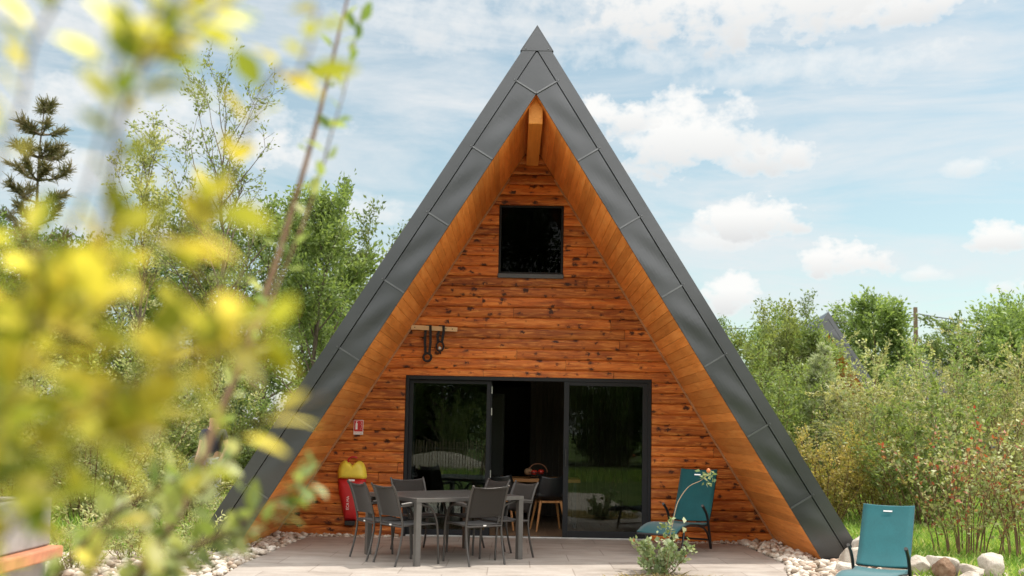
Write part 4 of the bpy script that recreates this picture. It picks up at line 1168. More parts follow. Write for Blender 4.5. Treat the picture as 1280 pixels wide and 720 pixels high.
boulder(4.72, -2.98, .21, .15, .11, 'low flat pale stone in the grass edge', seed=9)
boulder(5.05, -2.78, .22, .17, .16, 'cream boulder in front of the red leaved shrub', seed=10)
boulder(5.42, -2.85, .14, .12, .10, 'small grey white stone at the far end of the row', seed=12)
boulder(4.55, -3.35, .17, .15, .10, 'flat pale stone nearest the lounger seat', seed=13)

# ------------------------------------------------------------------ vegetation
def leaf_quads(P, size, rg, up=0.35, aspect=0.45, fold=0.18, droop=0.0, dirs=None):
    """one folded diamond leaf at each point"""
    n = len(P)
    d = rg.normal(size=(n, 3)) if dirs is None else dirs + rg.normal(0, 0.45, (n, 3))
    d[:, 2] = d[:, 2] * (1 - up * 0.6) - droop
    d /= np.linalg.norm(d, axis=1)[:, None] + 1e-9
    nr = rg.normal(size=(n, 3)); nr[:, 2] += up * 2.0
    s = np.cross(d, nr); s /= np.linalg.norm(s, axis=1)[:, None] + 1e-9
    nn = np.cross(s, d)
    sz = (size * rg.uniform(0.6, 1.35, n))[:, None]
    a = P; tip = P + d * sz; mid = P + d * sz * 0.45 + nn * sz * fold * rg.uniform(-1, 1, (n, 1))
    l = mid + s * sz * aspect * 0.5; r_ = mid - s * sz * aspect * 0.5
    return np.stack([a, l, tip, r_], 1)

def rot_about(d, ang, axis):
    return Matrix.Rotation(ang, 3, axis) @ d

def grow(rr, base, height, spread, nl=14, t0=0.25, prof='oval', rise=0.6, r0=0.09, sub=4, twig=0.5, lean=(0, 0), subtwig=2):
    """trunk, limbs and twigs -> list of tubes, list of twig segments for leaves"""
    tubes, twigs = [], []
    trunk = []; p = Vector(base); 
    nseg = 9
    bend = Vector((rr.uniform(-1, 1), rr.uniform(-1, 1), 0)) * 0.05 * height
    for i in range(nseg + 1):
        t = i / nseg
        trunk.append(Vector(base) + Vector((lean[0] * t, lean[1] * t, height * t)) + bend * math.sin(t * 3.0) + Vector((rr.uniform(-1, 1), rr.uniform(-1, 1), 0)) * 0.012 * height * t)
    tubes.append((trunk, [r0 * (1 - 0.88 * i / nseg) for i in range(nseg + 1)]))
    def at_trunk(t):
        f = t * nseg; i = min(int(f), nseg - 1); return trunk[i].lerp(trunk[i + 1], f - i)
    for k in range(nl):
        t = t0 + (1 - t0) * (k + rr.random() * 0.8) / nl
        u = (t - t0) / (1 - t0)
        if prof == 'oval': ln = spread * (0.35 + 0.95 * math.sin(PI * (0.12 + 0.80 * u)) ** 0.8)
        elif prof == 'cone': ln = spread * (1.05 - 0.92 * u)
        elif prof == 'vase': ln = spread * (0.45 + 0.75 * u)
        else: ln = spread
        ln *= rr.uniform(0.62, 1.15)
        az_ = k * 2.399 + rr.uniform(-0.5, 0.5)
        el_ = rise + u * 0.45 + rr.uniform(-0.2, 0.25)
        d = Vector((math.cos(az_) * math.cos(el_), math.sin(az_) * math.cos(el_), math.sin(el_)))
        p = at_trunk(min(t, 0.985)); pts = [p.copy()]
        m_ = 5
        for j in range(m_):
            d = (d + Vector((rr.uniform(-1, 1), rr.uniform(-1, 1), rr.uniform(-0.5, 0.8))) * 0.16 + Vector((0, 0, 0.05))).normalized()
            p = p + d * ln / m_; pts.append(p.copy())
        rl = r0 * 0.42 * (1 - 0.6 * u)
        tubes.append((pts, [rl * (1 - 0.8 * j / m_) for j in range(m_ + 1)]))
        for q in range(sub):
            f = rr.uniform(0.25, 1.0) * m_; i = min(int(f), m_ - 1)
            b0 = pts[i].lerp(pts[i + 1], f - i)
            dd = (d + Vector((rr.uniform(-1, 1), rr.uniform(-1, 1), rr.uniform(-0.6, 1.0))) * 0.95).normalized()
            sl = ln * twig * rr.uniform(0.5, 1.1)
            e1 = b0 + dd * sl * 0.55 + Vector((rr.uniform(-1, 1), rr.uniform(-1, 1), rr.uniform(-1, 1))) * sl * 0.08
            dd = (dd + Vector((rr.uniform(-1, 1), rr.uniform(-1, 1), rr.uniform(-0.3, 0.7))) * 0.35).normalized()
            e2 = e1 + dd * sl * 0.45
            tubes.append(([b0, e1, e2], [rl * 0.35, rl * 0.22, rl * 0.08]))
            twigs.append((b0, e1)); twigs.append((e1, e2)); twigs.append((e1, e2))
            for _ in range(subtwig):
                b1 = b0.lerp(e2, rr.uniform(0.3, 1.0))
                e3 = b1 + (dd + Vector((rr.uniform(-1, 1), rr.uniform(-1, 1), rr.uniform(-0.7, 0.9))) * 1.0).normalized() * sl * 0.45
                tubes.append(([b1, e3], [rl * 0.16, rl * 0.06])); twigs.append((b1, e3))
        twigs.append((pts[-2], pts[-1]))
    twigs.append((trunk[-2], trunk[-1]))
    return tubes, twigs

def on_twigs(twigs, n, jit, rg):
    A = np.array([t[0][:] for t in twigs]); B = np.array([t[1][:] for t in twigs])
    w_ = np.linalg.norm(B - A, axis=1) + 0.02; w_ /= w_.sum()
    i = rg.choice(len(A), n, p=w_); t = rg.uniform(0.1, 1.05, n)[:, None]
    # clumps: each twig carries its own tone
    tone = rg.random(len(A))[i] * 0.55 + rg.random(n) * 0.45
    return A[i] + (B[i] - A[i]) * t + rg.normal(0, jit, (n, 3)), tone, (B[i] - A[i]) / (np.linalg.norm(B[i] - A[i], axis=1)[:, None] + 1e-6)

def wood_obj(name, tubes, mat, parent, rmin=0.0025, n=5):
    mb = MB()
    for k, (pts, rad) in enumerate(tubes):
        mb.tone = (k * 0.37) % 1.0
        mb.tube(pts, [max(r_, rmin) for r_ in rad], 8 if k == 0 else n, caps=False)
    return mb.build(name, mat, parent, smooth=True, recalc=False)

LEAF = {
    'ash': leaf_mat('fresh_green_leaf', [(0.098, 0.144, 0.040), (0.161, 0.218, 0.063), (0.230, 0.293, 0.098), (0.310, 0.368, 0.138)]),
    'dark': leaf_mat('deep_green_leaf', [(0.062, 0.106, 0.031), (0.106, 0.163, 0.044), (0.163, 0.225, 0.062), (0.225, 0.275, 0.094)], 0.35),
    'pale': leaf_mat('grey_green_leaf', [(0.16, 0.2, 0.075), (0.28, 0.32, 0.13), (0.43, 0.44, 0.2), (0.6, 0.58, 0.33)], 0.4),
    'yellow': leaf_mat('yellowing_leaf', [(0.22, 0.26, 0.085), (0.36, 0.35, 0.1), (0.5, 0.43, 0.12), (0.6, 0.48, 0.17)], 0.4),
    'red': leaf_mat('reddening_leaf', [(0.14, 0.2, 0.06), (0.22, 0.29, 0.09), (0.32, 0.37, 0.14), (0.42, 0.44, 0.21), (0.38, 0.13, 0.06), (0.36, 0.07, 0.04)], 0.35),
    'varieg': leaf_mat('variegated_leaf', [(0.099, 0.165, 0.061), (0.187, 0.275, 0.121), (0.330, 0.418, 0.231), (0.528, 0.572, 0.396)], 0.3),
    'pine': leaf_mat('pine_needles', [(0.09, 0.1, 0.045), (0.14, 0.14, 0.06), (0.2, 0.18, 0.08), (0.26, 0.2, 0.1)], 0.2),
    'young_pine': leaf_mat('silvery_needles', [(0.254, 0.304, 0.178), (0.380, 0.432, 0.254), (0.507, 0.558, 0.330), (0.659, 0.659, 0.432)], 0.2),
    'golden': leaf_mat('golden_leaf', [(0.2, 0.25, 0.035), (0.4, 0.41, 0.055), (0.62, 0.54, 0.075), (0.78, 0.69, 0.18)], 0.62, 0.35, (1.2, 1.14, 0.65)),
    'shoot': leaf_mat('green_shoot_leaf', [(0.13, 0.19, 0.05), (0.22, 0.28, 0.09), (0.34, 0.38, 0.16), (0.5, 0.5, 0.28)], 0.45, 0.4),
    'grass': leaf_mat('grass_blade', [(0.136, 0.250, 0.041), (0.216, 0.364, 0.059), (0.319, 0.455, 0.091), (0.546, 0.524, 0.205)], 0.35),
    'straw': leaf_mat('dry_grass_blade', [(0.22, 0.20, 0.07), (0.34, 0.28, 0.12), (0.44, 0.36, 0.18), (0.52, 0.44, 0.24)], 0.35),
    'flower': plain('orange_bud', (0.50, 0.16, 0.05), 0.6),
}

def tree(name, label, cat, loc, height, spread, nleaf, lsize, leaf, seed, group=None, jit=0.10, **kw):
    rr = random.Random(seed); rgl = np.random.default_rng(seed)
    t = thing(name, label, cat, loc, 0, group)
    tubes, twigs = grow(rr, (0, 0, 0), height, spread, **kw)
    wood_obj('trunk', tubes, M['bark'], t, rmin=0.004)
    P, tone, dr = on_twigs(twigs, nleaf, jit, rgl)
    P[:, 2] = np.maximum(P[:, 2], 0.05)
    Q = leaf_quads(P, lsize, rgl, dirs=dr * 0.8)
    mesh_np('crown', Q, 4, LEAF[leaf], t, np.repeat(tone, 4))
    return t

def shrub(name, label, cat, loc, height, width, nleaf, lsize, leaf, seed, nst=16, group=None, twigmat='twig', low=0.15, up=1.0, jit=0.03, aspect=0.5, stemr=0.012, sub=7, extra=None, foot=0.35):
    """many stems from one foot"""
    rr = random.Random(seed); rgl = np.random.default_rng(seed)
    t = thing(name, label, cat, loc, 0, group)
    tubes, twigs = [], []
    for k in range(nst):
        a = k * 2.399 + rr.uniform(-0.3, 0.3); out_ = math.sqrt((k + 0.5) / nst) * width * 0.5
        h = height * rr.uniform(0.62, 1.05) * (1 - 0.25 * (out_ / (width * 0.5)) ** 2)
        st0 = Vector((math.cos(a), math.sin(a), 0)) * out_ * foot * rr.uniform(0.4, 1.0)
        pts = []
        for j in range(7):
            u = j / 6
            pts.append(st0 + Vector((math.cos(a) * out_ * u ** (0.9 * up), math.sin(a) * out_ * u ** (0.9 * up), h * u ** 0.92)) + Vector((rr.uniform(-1, 1), rr.uniform(-1, 1), 0)) * 0.025 * height * u)
        tubes.append((pts, [stemr * (1 - 0.85 * j / 6) for j in range(7)]))
        for j in range(6):
            if (j + 1) / 6 > low: twigs.append((pts[j], pts[j + 1]))
        for q in range(sub):
            f = rr.uniform(low, 0.98) * 6; i = min(int(f), 5); b0 = pts[i].lerp(pts[i + 1], f - i)
            dd = Vector((rr.uniform(-1, 1), rr.uniform(-1, 1), rr.uniform(0.0, 1.3))).normalized()
            e = b0 + dd * height * rr.uniform(0.08, 0.22)
            tubes.append(([b0, b0.lerp(e, 0.5) + Vector((0, 0, 0.01)), e], [stemr * 0.35, stemr * 0.25, stemr * 0.1])); twigs += [(b0, e), (b0, e)]
    wood_obj('stems', tubes, M[twigmat], t, rmin=0.0022, n=4)
    P, tone, dr = on_twigs(twigs, nleaf, jit, rgl)
    P[:, 2] = np.maximum(P[:, 2], 0.03)
    Q = leaf_quads(P, lsize, rgl, aspect=aspect, dirs=dr * 0.7)
    mesh_np('foliage', Q, 4, LEAF[leaf], t, np.repeat(tone, 4))
    if extra: extra(t, P, rgl)
    return t

def pine(name, label, cat, loc, height, spread, seed, leaf='pine', whorls=13, dens=1.0, rise=0.25, nl=0.11, ln_n=42):
    rr = random.Random(seed); rgl = np.random.default_rng(seed)
    t = thing(name, label, cat, loc)
    tubes = [([Vector((0.02 * height * math.sin(i * 0.7), 0.015 * height * math.cos(i), height * i / 9)) for i in range(10)], [height * 0.012 * (1 - 0.9 * i / 9) for i in range(10)])]
    trunk = tubes[0][0]; twigs = []
    for k in range(whorls):
        u = 0.22 + 0.76 * k / (whorls - 1)
        f = u * 9; i = min(int(f), 8); p0 = trunk[i].lerp(trunk[i + 1], f - i)
        for q in range(rr.randint(4, 6)):
            a = rr.uniform(0, 2 * PI); ln = spread * (1.08 - u) ** 0.75 * rr.uniform(0.55, 1.1)
            el_ = rise + rr.uniform(-0.15, 0.2)
            d = Vector((math.cos(a) * math.cos(el_), math.sin(a) * math.cos(el_), math.sin(el_)))
            p1 = p0 + d * ln * 0.55; p2 = p1 + (d + Vector((0, 0, 0.45))).normalized() * ln * 0.5
            tubes.append(([p0, p1, p2], [height * 0.0035, height * 0.0022, height * 0.001]))
            twigs += [(p0.lerp(p1, 0.5), p1), (p1, p2), (p1, p2)]
            for _ in range(4):
                b0 = p0.lerp(p2, rr.uniform(0.4, 1.0)); e = b0 + (d * 0.6 + Vector((rr.uniform(-1, 1), rr.uniform(-1, 1), rr.uniform(0, 1.0)))).normalized() * ln * 0.28
                tubes.append(([b0, e], [height * 0.0014, height * 0.0007])); twigs.append((b0, e))
    wood_obj('trunk', tubes, M['bark'], t, rmin=0.004)
    n = int(len(twigs) * ln_n * dens)
    P, tone, dr = on_twigs(twigs, n, 0.012 * height / 6, rgl)
    d = dr * 0.9 + rgl.normal(0, 0.5, (n, 3)); d /= np.linalg.norm(d, axis=1)[:, None]
    s_ = np.cross(d, rgl.normal(size=(n, 3))); s_ /= np.linalg.norm(s_, axis=1)[:, None]
    L_ = (nl * rgl.uniform(0.7, 1.3, n))[:, None]; wd = L_ * 0.07
    Q = np.stack([P - s_ * wd, P + s_ * wd, P + d * L_ + s_ * wd * 0.3, P + d * L_ - s_ * wd * 0.3], 1)
    mesh_np('crown', Q, 4, LEAF[leaf], t, np.repeat(tone, 4))
    return t

def gp(px, depth, z=-0.06):
    p = look(px, 540, depth); return (p.x, p.y, z)

# --- trees behind, seen left of the roof
tree('ash_tree', 'fresh green ash tree rising just left of the roof slope', 'tree', gp(405, 23), 5.7, 1.75, 17000, 0.115, 'ash', 31, nl=24, t0=0.18, rise=0.75, r0=0.085, sub=5, twig=0.42, jit=0.09)
tree('sparse_tree', 'thin leaved tree with bare twigs reaching above the golden leaves', 'tree', gp(262, 25), 9.0, 2.1, 4600, 0.10, 'ash', 33, nl=26, t0=0.30, rise=0.7, r0=0.09, sub=5, twig=0.5, jit=0.06)
tree('sparse_tree', 'half bare tree with brown stems between the pine and the twiggy tree', 'tree', gp(165, 27), 8.6, 1.8, 6500, 0.11, 'pale', 34, nl=24, t0=0.2, rise=0.85, r0=0.08, sub=5, twig=0.45, jit=0.06)
pine('pine_tree', 'tall sparse pine at the far left against the sky', 'pine', gp(34, 36), 13.2, 2.9, 35, whorls=13, nl=0.30, ln_n=34)
DK = [(330, 31, 6.6, 41), (250, 33, 6.9, 42), (150, 34, 6.2, 43), (60, 35, 6.8, 44), (-40, 33, 6.6, 45), (445, 33, 6.2, 46)]
LBL = ['dark green tree directly behind the ash tree', 'dark green tree behind the standing person', 'dark green tree under the half bare one', 'dark green tree at the foot of the tall pine', 'dark green tree cut by the left picture edge', 'dark green tree touching the roof slope behind the ash']
protos = []
for (px, d, h, sd_), lb in zip(DK, LBL):
    if len(protos) < 3:
        t = tree('broadleaf_tree', lb, 'tree', gp(px, d), h, 2.7, 15000, 0.16, 'dark', sd_, 'dark trees at the wood edge', nl=26, t0=0.06, rise=0.35, r0=0.12, sub=5, twig=0.5, jit=0.16)
        protos.append(t)
    else:
        t = copy_tree(protos[sd_ % 3]); t.location = gp(px, d); t.rotation_euler.z = sd_; s_ = h / 6.5; t.scale = (s_, s_, s_)
        tag(t, lb, 'tree', 'dark trees at the wood edge')
# undergrowth on the left
UG = [(212, 15.5, 1.15, 1.7, 'pale', 51, 'yellow green bush in front of the standing person'), (120, 14.5, 2.3, 2.4, 'pale', 52, 'tall grey green bush above the barbecue'),
      (20, 15.0, 2.6, 2.6, 'pale', 53, 'bushy shrub behind the barbecue at the left edge'), (300, 22.0, 2.0, 2.2, 'dark', 54, 'dark shrub between the standing person and the roof foot'),
      (170, 20.5, 3.0, 2.8, 'ash', 55, 'green shrub behind the pale gate'), (70, 21.5, 3.3, 3.0, 'pale', 56, 'tall bush under the tall pine'), (240, 24.0, 3.4, 2.6, 'pale', 57, 'feathery bush behind the person in navy'),
      (355, 24.5, 2.8, 2.4, 'ash', 58, 'green shrub pressed against the left roof foot')]
for px, d, h, w_, lf_, sd_, lb in UG:
    shrub('garden_bush', lb, 'bush', gp(px, d), h, w_, 9500, 0.062 if d < 17 else 0.085, lf_, sd_, nst=24, low=0.06, jit=0.05, sub=9)
for px, d, h, sd_, lb in ((262, 12.2, 0.75, 61, 'low weedy plant among the pebbles by the roof foot'), (170, 11.0, 0.85, 62, 'low weedy plant in front of the pale gate'), (100, 10.0, 0.8, 63, 'low weedy plant right beside the barbecue'), (225, 10.2, 0.55, 64, 'small weedy plant lowest among the white pebbles')):
    shrub('weed', lb, 'plant', gp(px, d, -0.05), h, 0.9, 1500, 0.05, 'pale', sd_, nst=18, low=0.1, jit=0.02, sub=4, stemr=0.005, aspect=0.35)

# --- right of the roof
tree('broad_tree', 'leafy light green tree rising directly right of the roof slope', 'tree', gp(985, 25), 3.2, 1.6, 15000, 0.10, 'ash', 71, nl=24, t0=0.08, rise=0.6, r0=0.08, sub=5, twig=0.45, jit=0.10)
tree('broad_tree', 'slim light green tree half covering the peak of the distant cabin', 'tree', gp(1014, 24), 3.5, 0.9, 8000, 0.09, 'ash', 70, nl=22, t0=0.05, rise=0.8, r0=0.05, sub=5, twig=0.5, jit=0.07)
tree('broad_tree', 'taller loose tree top right at the roof edge', 'tree', gp(955, 29), 3.9, 1.3, 7000, 0.11, 'ash', 72, nl=20, t0=0.12, rise=0.7, r0=0.08, sub=5, twig=0.45, jit=0.08)
tree('round_tree', 'rounded bright green tree left of the utility pole', 'tree', gp(1095, 46), 6.6, 2.3, 15000, 0.22, 'ash', 73, nl=24, t0=0.12, rise=0.5, r0=0.13, sub=6, twig=0.5, jit=0.16)
tree('round_tree', 'dark green tree right of the utility pole under the wire', 'tree', gp(1228, 48), 5.6, 2.7, 14000, 0.22, 'dark', 74, nl=24, t0=0.10, rise=0.5, r0=0.13, sub=6, twig=0.5, jit=0.18)
tree('round_tree', 'mid green tree at the right picture edge under the wire', 'tree', gp(1290, 44), 5.6, 2.6, 14000, 0.22, 'ash', 75, nl=24, t0=0.10, rise=0.5, r0=0.13, sub=6, twig=0.5, jit=0.18)
pine('young_pine', 'silvery young pine in front of the distant cabin edge', 'pine', gp(1030, 20.5), 3.25, 1.0, 76, 'young_pine', whorls=12, nl=0.11, rise=0.95, ln_n=34)
shrub('hazel_bush', 'dense light green bush filling the gap beside the right roof slope', 'bush', gp(968, 21), 3.3, 2.3, 12000, 0.075, 'ash', 78, nst=26, low=0.05, jit=0.06, sub=9)
shrub('hazel_bush', 'lower light green bush under the distant cabin edge', 'bush', gp(1003, 22.5), 3.5, 2.0, 10000, 0.075, 'ash', 79, nst=22, low=0.05, jit=0.06, sub=9)
WB_ = [(1120, 22, 3.5, 2.6, 81, 'tall grey green willow bush below the utility pole'), (1190, 21, 3.3, 2.6, 82, 'grey green willow bush behind the red leaved shrub'), (1262, 20, 3.0, 2.4, 83, 'grey green willow bush at the right picture edge'),
       (1085, 19, 2.6, 2.2, 84, 'lower willow bush behind the teal backrest'), (1150, 17, 2.2, 2.2, 85, 'willow bush with a bare stem foot behind the lounger'), (1225, 26, 4.2, 3.0, 86, 'tallest willow bush in front of the dark far tree'), (1060, 27, 3.6, 2.8, 87, 'willow bush at the foot of the distant cabin')]
for px, d, h, w_, sd_, lb in WB_:
    shrub('willow_bush', lb, 'bush', gp(px, d), h * 1.15, w_, 9500, 0.074, ('pale', 'ash', 'pale')[sd_ % 3], sd_, nst=24, low=0.10, jit=0.025, sub=10, aspect=0.45, group='willow bushes on the lawn')
shrub('yellow_bush', 'yellowing bush between the roof foot and the lounger', 'bush', gp(1035, 17.5), 1.75, 1.5, 7000, 0.055, 'yellow', 91, nst=22, low=0.08, jit=0.03, sub=8)
shrub('yellow_bush', 'small golden bush behind the willow stems', 'bush', gp(1098, 17.5), 1.9, 0.9, 3200, 0.055, 'yellow', 92, nst=14, low=0.15, jit=0.03, sub=7)
shrub('red_shrub', 'upright shrub with reddening leaves behind the cream boulder', 'shrub', gp(1205, 13.0), 1.9, 1.35, 1900, 0.060, 'red', 93, nst=26, low=0.20, jit=0.03, sub=8, aspect=0.6, stemr=0.009, foot=0.85, up=1.6)
shrub('red_shrub', 'reddening shrub at the right picture edge', 'shrub', gp(1278, 12.6), 1.8, 1.0, 1400, 0.060, 'red', 94, nst=18, low=0.20, jit=0.03, sub=8, aspect=0.6, stemr=0.009, foot=0.85, up=1.6)
# far line of trees closing the view on both sides
FT = [(880, 70, 7.5, 'far tree just peeking past the right roof edge'), (1010, 75, 8.5, 'far tree behind the distant cabin'), (1150, 72, 7.5, 'far tree behind the utility pole'), (1330, 65, 8.0, 'far tree beyond the right picture edge'), (500, 75, 8.0, 'far tree hidden behind the left roof slope'), (380, 60, 8.5, 'far tree behind the ash'), (-30, 60, 9, 'far tree behind the pine')]
for i, (px, d, h, lb) in enumerate(FT):
    t = copy_tree(protos[i % 3]); t.location = gp(px, d); t.rotation_euler.z = i * 1.3; s_ = h / 6.5; t.scale = (s_ * 1.25, s_ * 1.25, s_)
    tag(t, lb, 'tree', 'far trees closing the view')

# --- variegated plant on the terrace edge
def buds(t, P, rgl):
    mb = MB()
    for i in rgl.choice(len(P), 7):
        p = P[i]; mb.lathe([(0.003, 0), (0.012, 0.01), (0.014, 0.022), (0.006, 0.035)], (p[0] * 1.05, p[1] * 1.05, p[2] + 0.01), 7)
    mb.build('bud', LEAF['flower'], t, smooth=True)
vp = shrub('variegated_plant', 'small variegated plant with one long arching sprig in front of the shaded lounger', 'plant', (1.36, -3.22, -0.06), 0.47, 0.58, 900, 0.052, 'varieg', 101, nst=15, low=0.15, jit=0.012, sub=4, aspect=0.75, stemr=0.007, extra=buds)
vp2 = MB(); sp_ = spline([(0.08, 0, 0.35), (0.13, 0, 0.60), (0.18, 0.0, 0.80), (0.29, 0.0, 0.96), (0.42, 0.0, 1.03), (0.50, 0.0, 1.10)], 6)
vp2.tube(sp_, [0.0042] * 18 + [0.0034] * 13, 6)
sprig = vp2.build('sprig', M['paling'], vp, smooth=True)
rgs = np.random.default_rng(9)
Pq = np.array([(0.10, 0, 0.45)] * 60) + rgs.normal(0, 0.075, (60, 3)) + [0, 0, .03]
Pq = np.concatenate([Pq, np.array([(0.50, 0, 1.05)] * 30) + rgs.normal(0, 0.04, (30, 3))])
mesh_np('leaves', leaf_quads(Pq, 0.058, rgs, aspect=0.7), 4, LEAF['varieg'], sprig, np.repeat(rgs.random(len(Pq)), 4))
mb = MB(); mb.lathe([(0.004, 0), (0.02, 0.012), (0.022, 0.03), (0.008, 0.05)], (0.50, 0, 1.11), 8); mb.build('flower', LEAF['flower'], sprig, smooth=True)

# --- grass
def blades(name, pts, h, leaf, seed, label, lean=0.35, wide=0.07):
    rgl = np.random.default_rng(seed); n = len(pts)
    d = rgl.normal(0, lean, (n, 3)); d[:, 2] = 1.0
    a = rgl.uniform(0, 6.28, n); s_ = np.stack([np.cos(a), np.sin(a), np.zeros(n)], 1)
    hh = (h * rgl.uniform(0.45, 1.3, n))[:, None]
    P = np.concatenate([pts, np.full((n, 1), -0.062)], 1) if pts.shape[1] == 2 else pts
    mid = P + d * hh * 0.55; tip = P + d * hh * np.array([1.35, 1.35, 0.95])
    w_ = hh * wide
    Q = np.stack([P - s_ * w_, P + s_ * w_, mid + s_ * w_ * 0.7, tip, mid - s_ * w_ * 0.7], 1)
    o = mesh_np(name, Q, 5, LEAF[leaf], None, np.repeat(rgl.random(n), 5))
    return tag(o, label, 'grass', kind='stuff')
A = scatter(16000, [(4.1, -3.0), (5.6, -3.1), (7.6, -3.2), (8.5, 3), (4.4, 3)])
B = scatter(15000, [(4.2, 3), (9.5, 3), (14, 14), (4.5, 14)])
C = scatter(7000, [(-9, -2), (-4.2, -2), (-4.3, 6), (-10, 6)])
D = scatter(8000, [(14, 14), (4.5, 14), (5, 26), (22, 26)])
blades('grass', np.concatenate([A, B]), 0.12, 'grass', 1, 'green lawn to the right of the cabin')
blades('grass', np.concatenate([C, D]), 0.28, 'grass', 2, 'rough grass under the bushes', wide=0.05)
E_ = scatter(3600, [(0.72, -3.75), (0.95, -3.40), (1.45, -3.30), (1.9, -3.46), (2.05, -3.9), (1.9, -5), (0.7, -5)])
blades('dry_grass', E_, 0.085, 'straw', 3, 'dry straw coloured grass round the variegated plant', lean=0.8)

# ------------------------------------------------------------------ utility pole and wires
up = thing('utility_pole', 'brown wooden utility pole standing above the bushes', 'pole', gp(1145, 62))
mb = MB(); mb.tube([(0, 0, 0), (0, 0, 5), (0.0, 0, 9.75)], [0.17, 0.15, 0.125], 12); mb.build('post', M['pole_wood'], up, smooth=True, sharp=50)
mb = MB(); mb.tube([(0, -0.13, 9.35), (0.18, -0.16, 9.35)], 0.03, 8); mb.tube([(0, 0.13, 9.30), (-0.18, 0.1, 9.30)], 0.03, 8); mb.build('bracket', M['steel'], up)
pb = Vector(gp(1145, 62)) + Vector((0, 0, 9.32))
def cable(a, b, sag, label, r_=0.022):
    pts = [a.lerp(b, i / 16) - Vector((0, 0, sag * 4 * (i / 16) * (1 - i / 16))) for i in range(17)]
    mb = MB(); mb.tube(pts, r_, 5); o = mb.build('cable', M['wire']); tag(o, label, 'cable')
e1 = look(700, 408, 55); cable(pb + Vector((-0.18, 0.1, 0)), e1, 0.5, 'thin overhead cable running from the pole behind the roof')
e2 = look(1330, 404, 50); cable(pb + Vector((0.18, -0.1, 0)), e2, 0.25, 'thicker overhead cable running from the pole to the right edge', 0.035)

# ------------------------------------------------------------------ what the glass mirrors: garden on the camera's side
pf = thing('paling_fence', 'chestnut paling fence across the garden, seen mirrored in the left glass', 'fence', (-3.2, -22.5, -0.06))
mb = MB(); rr = random.Random(4)
for k in range(70):
    x = -3.2 + k * 0.10; mb.tone = rr.random()
    mb.bar((x, 0, 0), (x + rr.uniform(-.02, .02), 0.02, 1.15 + rr.uniform(-.08, .06)), 0.035, 0.02, up=(0, 1, 0))
mb.build('paling', M['paling'], pf)
mb = MB()
for z in (0.3, 0.85): mb.tube([(-3.25, -0.015, z), (3.8, -0.015, z)], 0.005, 5)
mb.build('wire', M['steel'], pf)
hp = shrub('hedge_bush', 'dense dark hedge bush behind the paling fence mirrored in the left glass', 'bush', (-4.2, -33.5, -0.06), 6.6, 5.8, 19000, 0.19, 'dark', 120, nst=34, low=0.03, jit=0.16, sub=8, group='hedge bushes mirrored in the glass')
for i, (x, y, z_, lb) in enumerate(((0.2, -34.5, 1.1, 'dense dark hedge bush opposite the open door'), (4.4, -33.0, 1.0, 'dense dark hedge bush opposite the right glass'), (8.8, -32, 1.1, 'dense dark hedge bush opposite the shaded lounger'), (-8.8, -32, 1.15, 'dense dark hedge bush past the fence end'))):
    t = copy_tree(hp); t.location = (x, y, -0.06); t.rotation_euler.z = 1.7 * i + 1; t.scale = (1, 1, z_); tag(t, lb + ', mirrored', 'bush', 'hedge bushes mirrored in the glass')
mb = MB(); rows = []
for j in range(13):
    rows.append([(-5.2 + 0.3 * i, -25.4 + 0.25 * j, -0.10 + 0.75 * max(0, 1 - ((-5.2 + 0.3 * i + 2.9) / 2.2) ** 2 - ((j - 6) / 6.0) ** 2) + 0.02 * math.sin(i * 2.3 + j * 1.7)) for i in range(17)])
mb.sheet(rows); tag(mb.build('mound', M['soil'], smooth=True), 'pale heap of sandy soil behind the paling fence', kind='structure')
hz_p = [o for o in bpy.data.objects if o.name == 'hazel_bush'][0]
for i, (x, y, sc_, lb) in enumerate(((-0.6, -20.8, 0.8, 'sunlit hazel bush at the right end of the paling fence, mirrored in the glass'), (-4.6, -21.6, 0.75, 'sunlit hazel bush at the left end of the paling fence, mirrored in the glass'), (-2.6, -27.5, 0.9, 'sunlit hazel bush behind the sandy heap, mirrored in the glass'))):
    t = copy_tree(hz_p); t.location = (x, y, -0.06); t.rotation_euler.z = 2.0 * i; t.scale = (sc_ * .7, sc_ * .7, sc_); tag(t, lb, 'bush')
MT = [(-3.2, -29.0, 6.2), (0.4, -31, 12.0), (-1.2, -33, 11.0), (5.6, -36, 6.5), (-11, -34, 7.0), (12.5, -36, 7.4)]
ML = ['behind the paling fence end', 'tallest in the middle, opposite the upper window', 'second tallest, opposite the upper window', 'opposite the shaded lounger', 'far along the garden edge', 'at the far lawn corner']
for i, ((x, y, h), lb) in enumerate(zip(MT, ML)):
    t = copy_tree(protos[i % 3]); t.location = (x, y, -0.06); t.rotation_euler.z = i * 2.1; s_ = h / 6.5; t.scale = (min(s_, 1.2), min(s_, 1.2), s_)
    tag(t, 'dark garden tree ' + lb + ', mirrored in the glass', 'tree', 'garden trees mirrored in the glass')
blades('grass', scatter(5000, [(-2, -17), (6, -17), (7, -24), (-4, -24)]), 0.22, 'grass', 6, 'lawn opposite the cabin mirrored in the glass', wide=0.06)

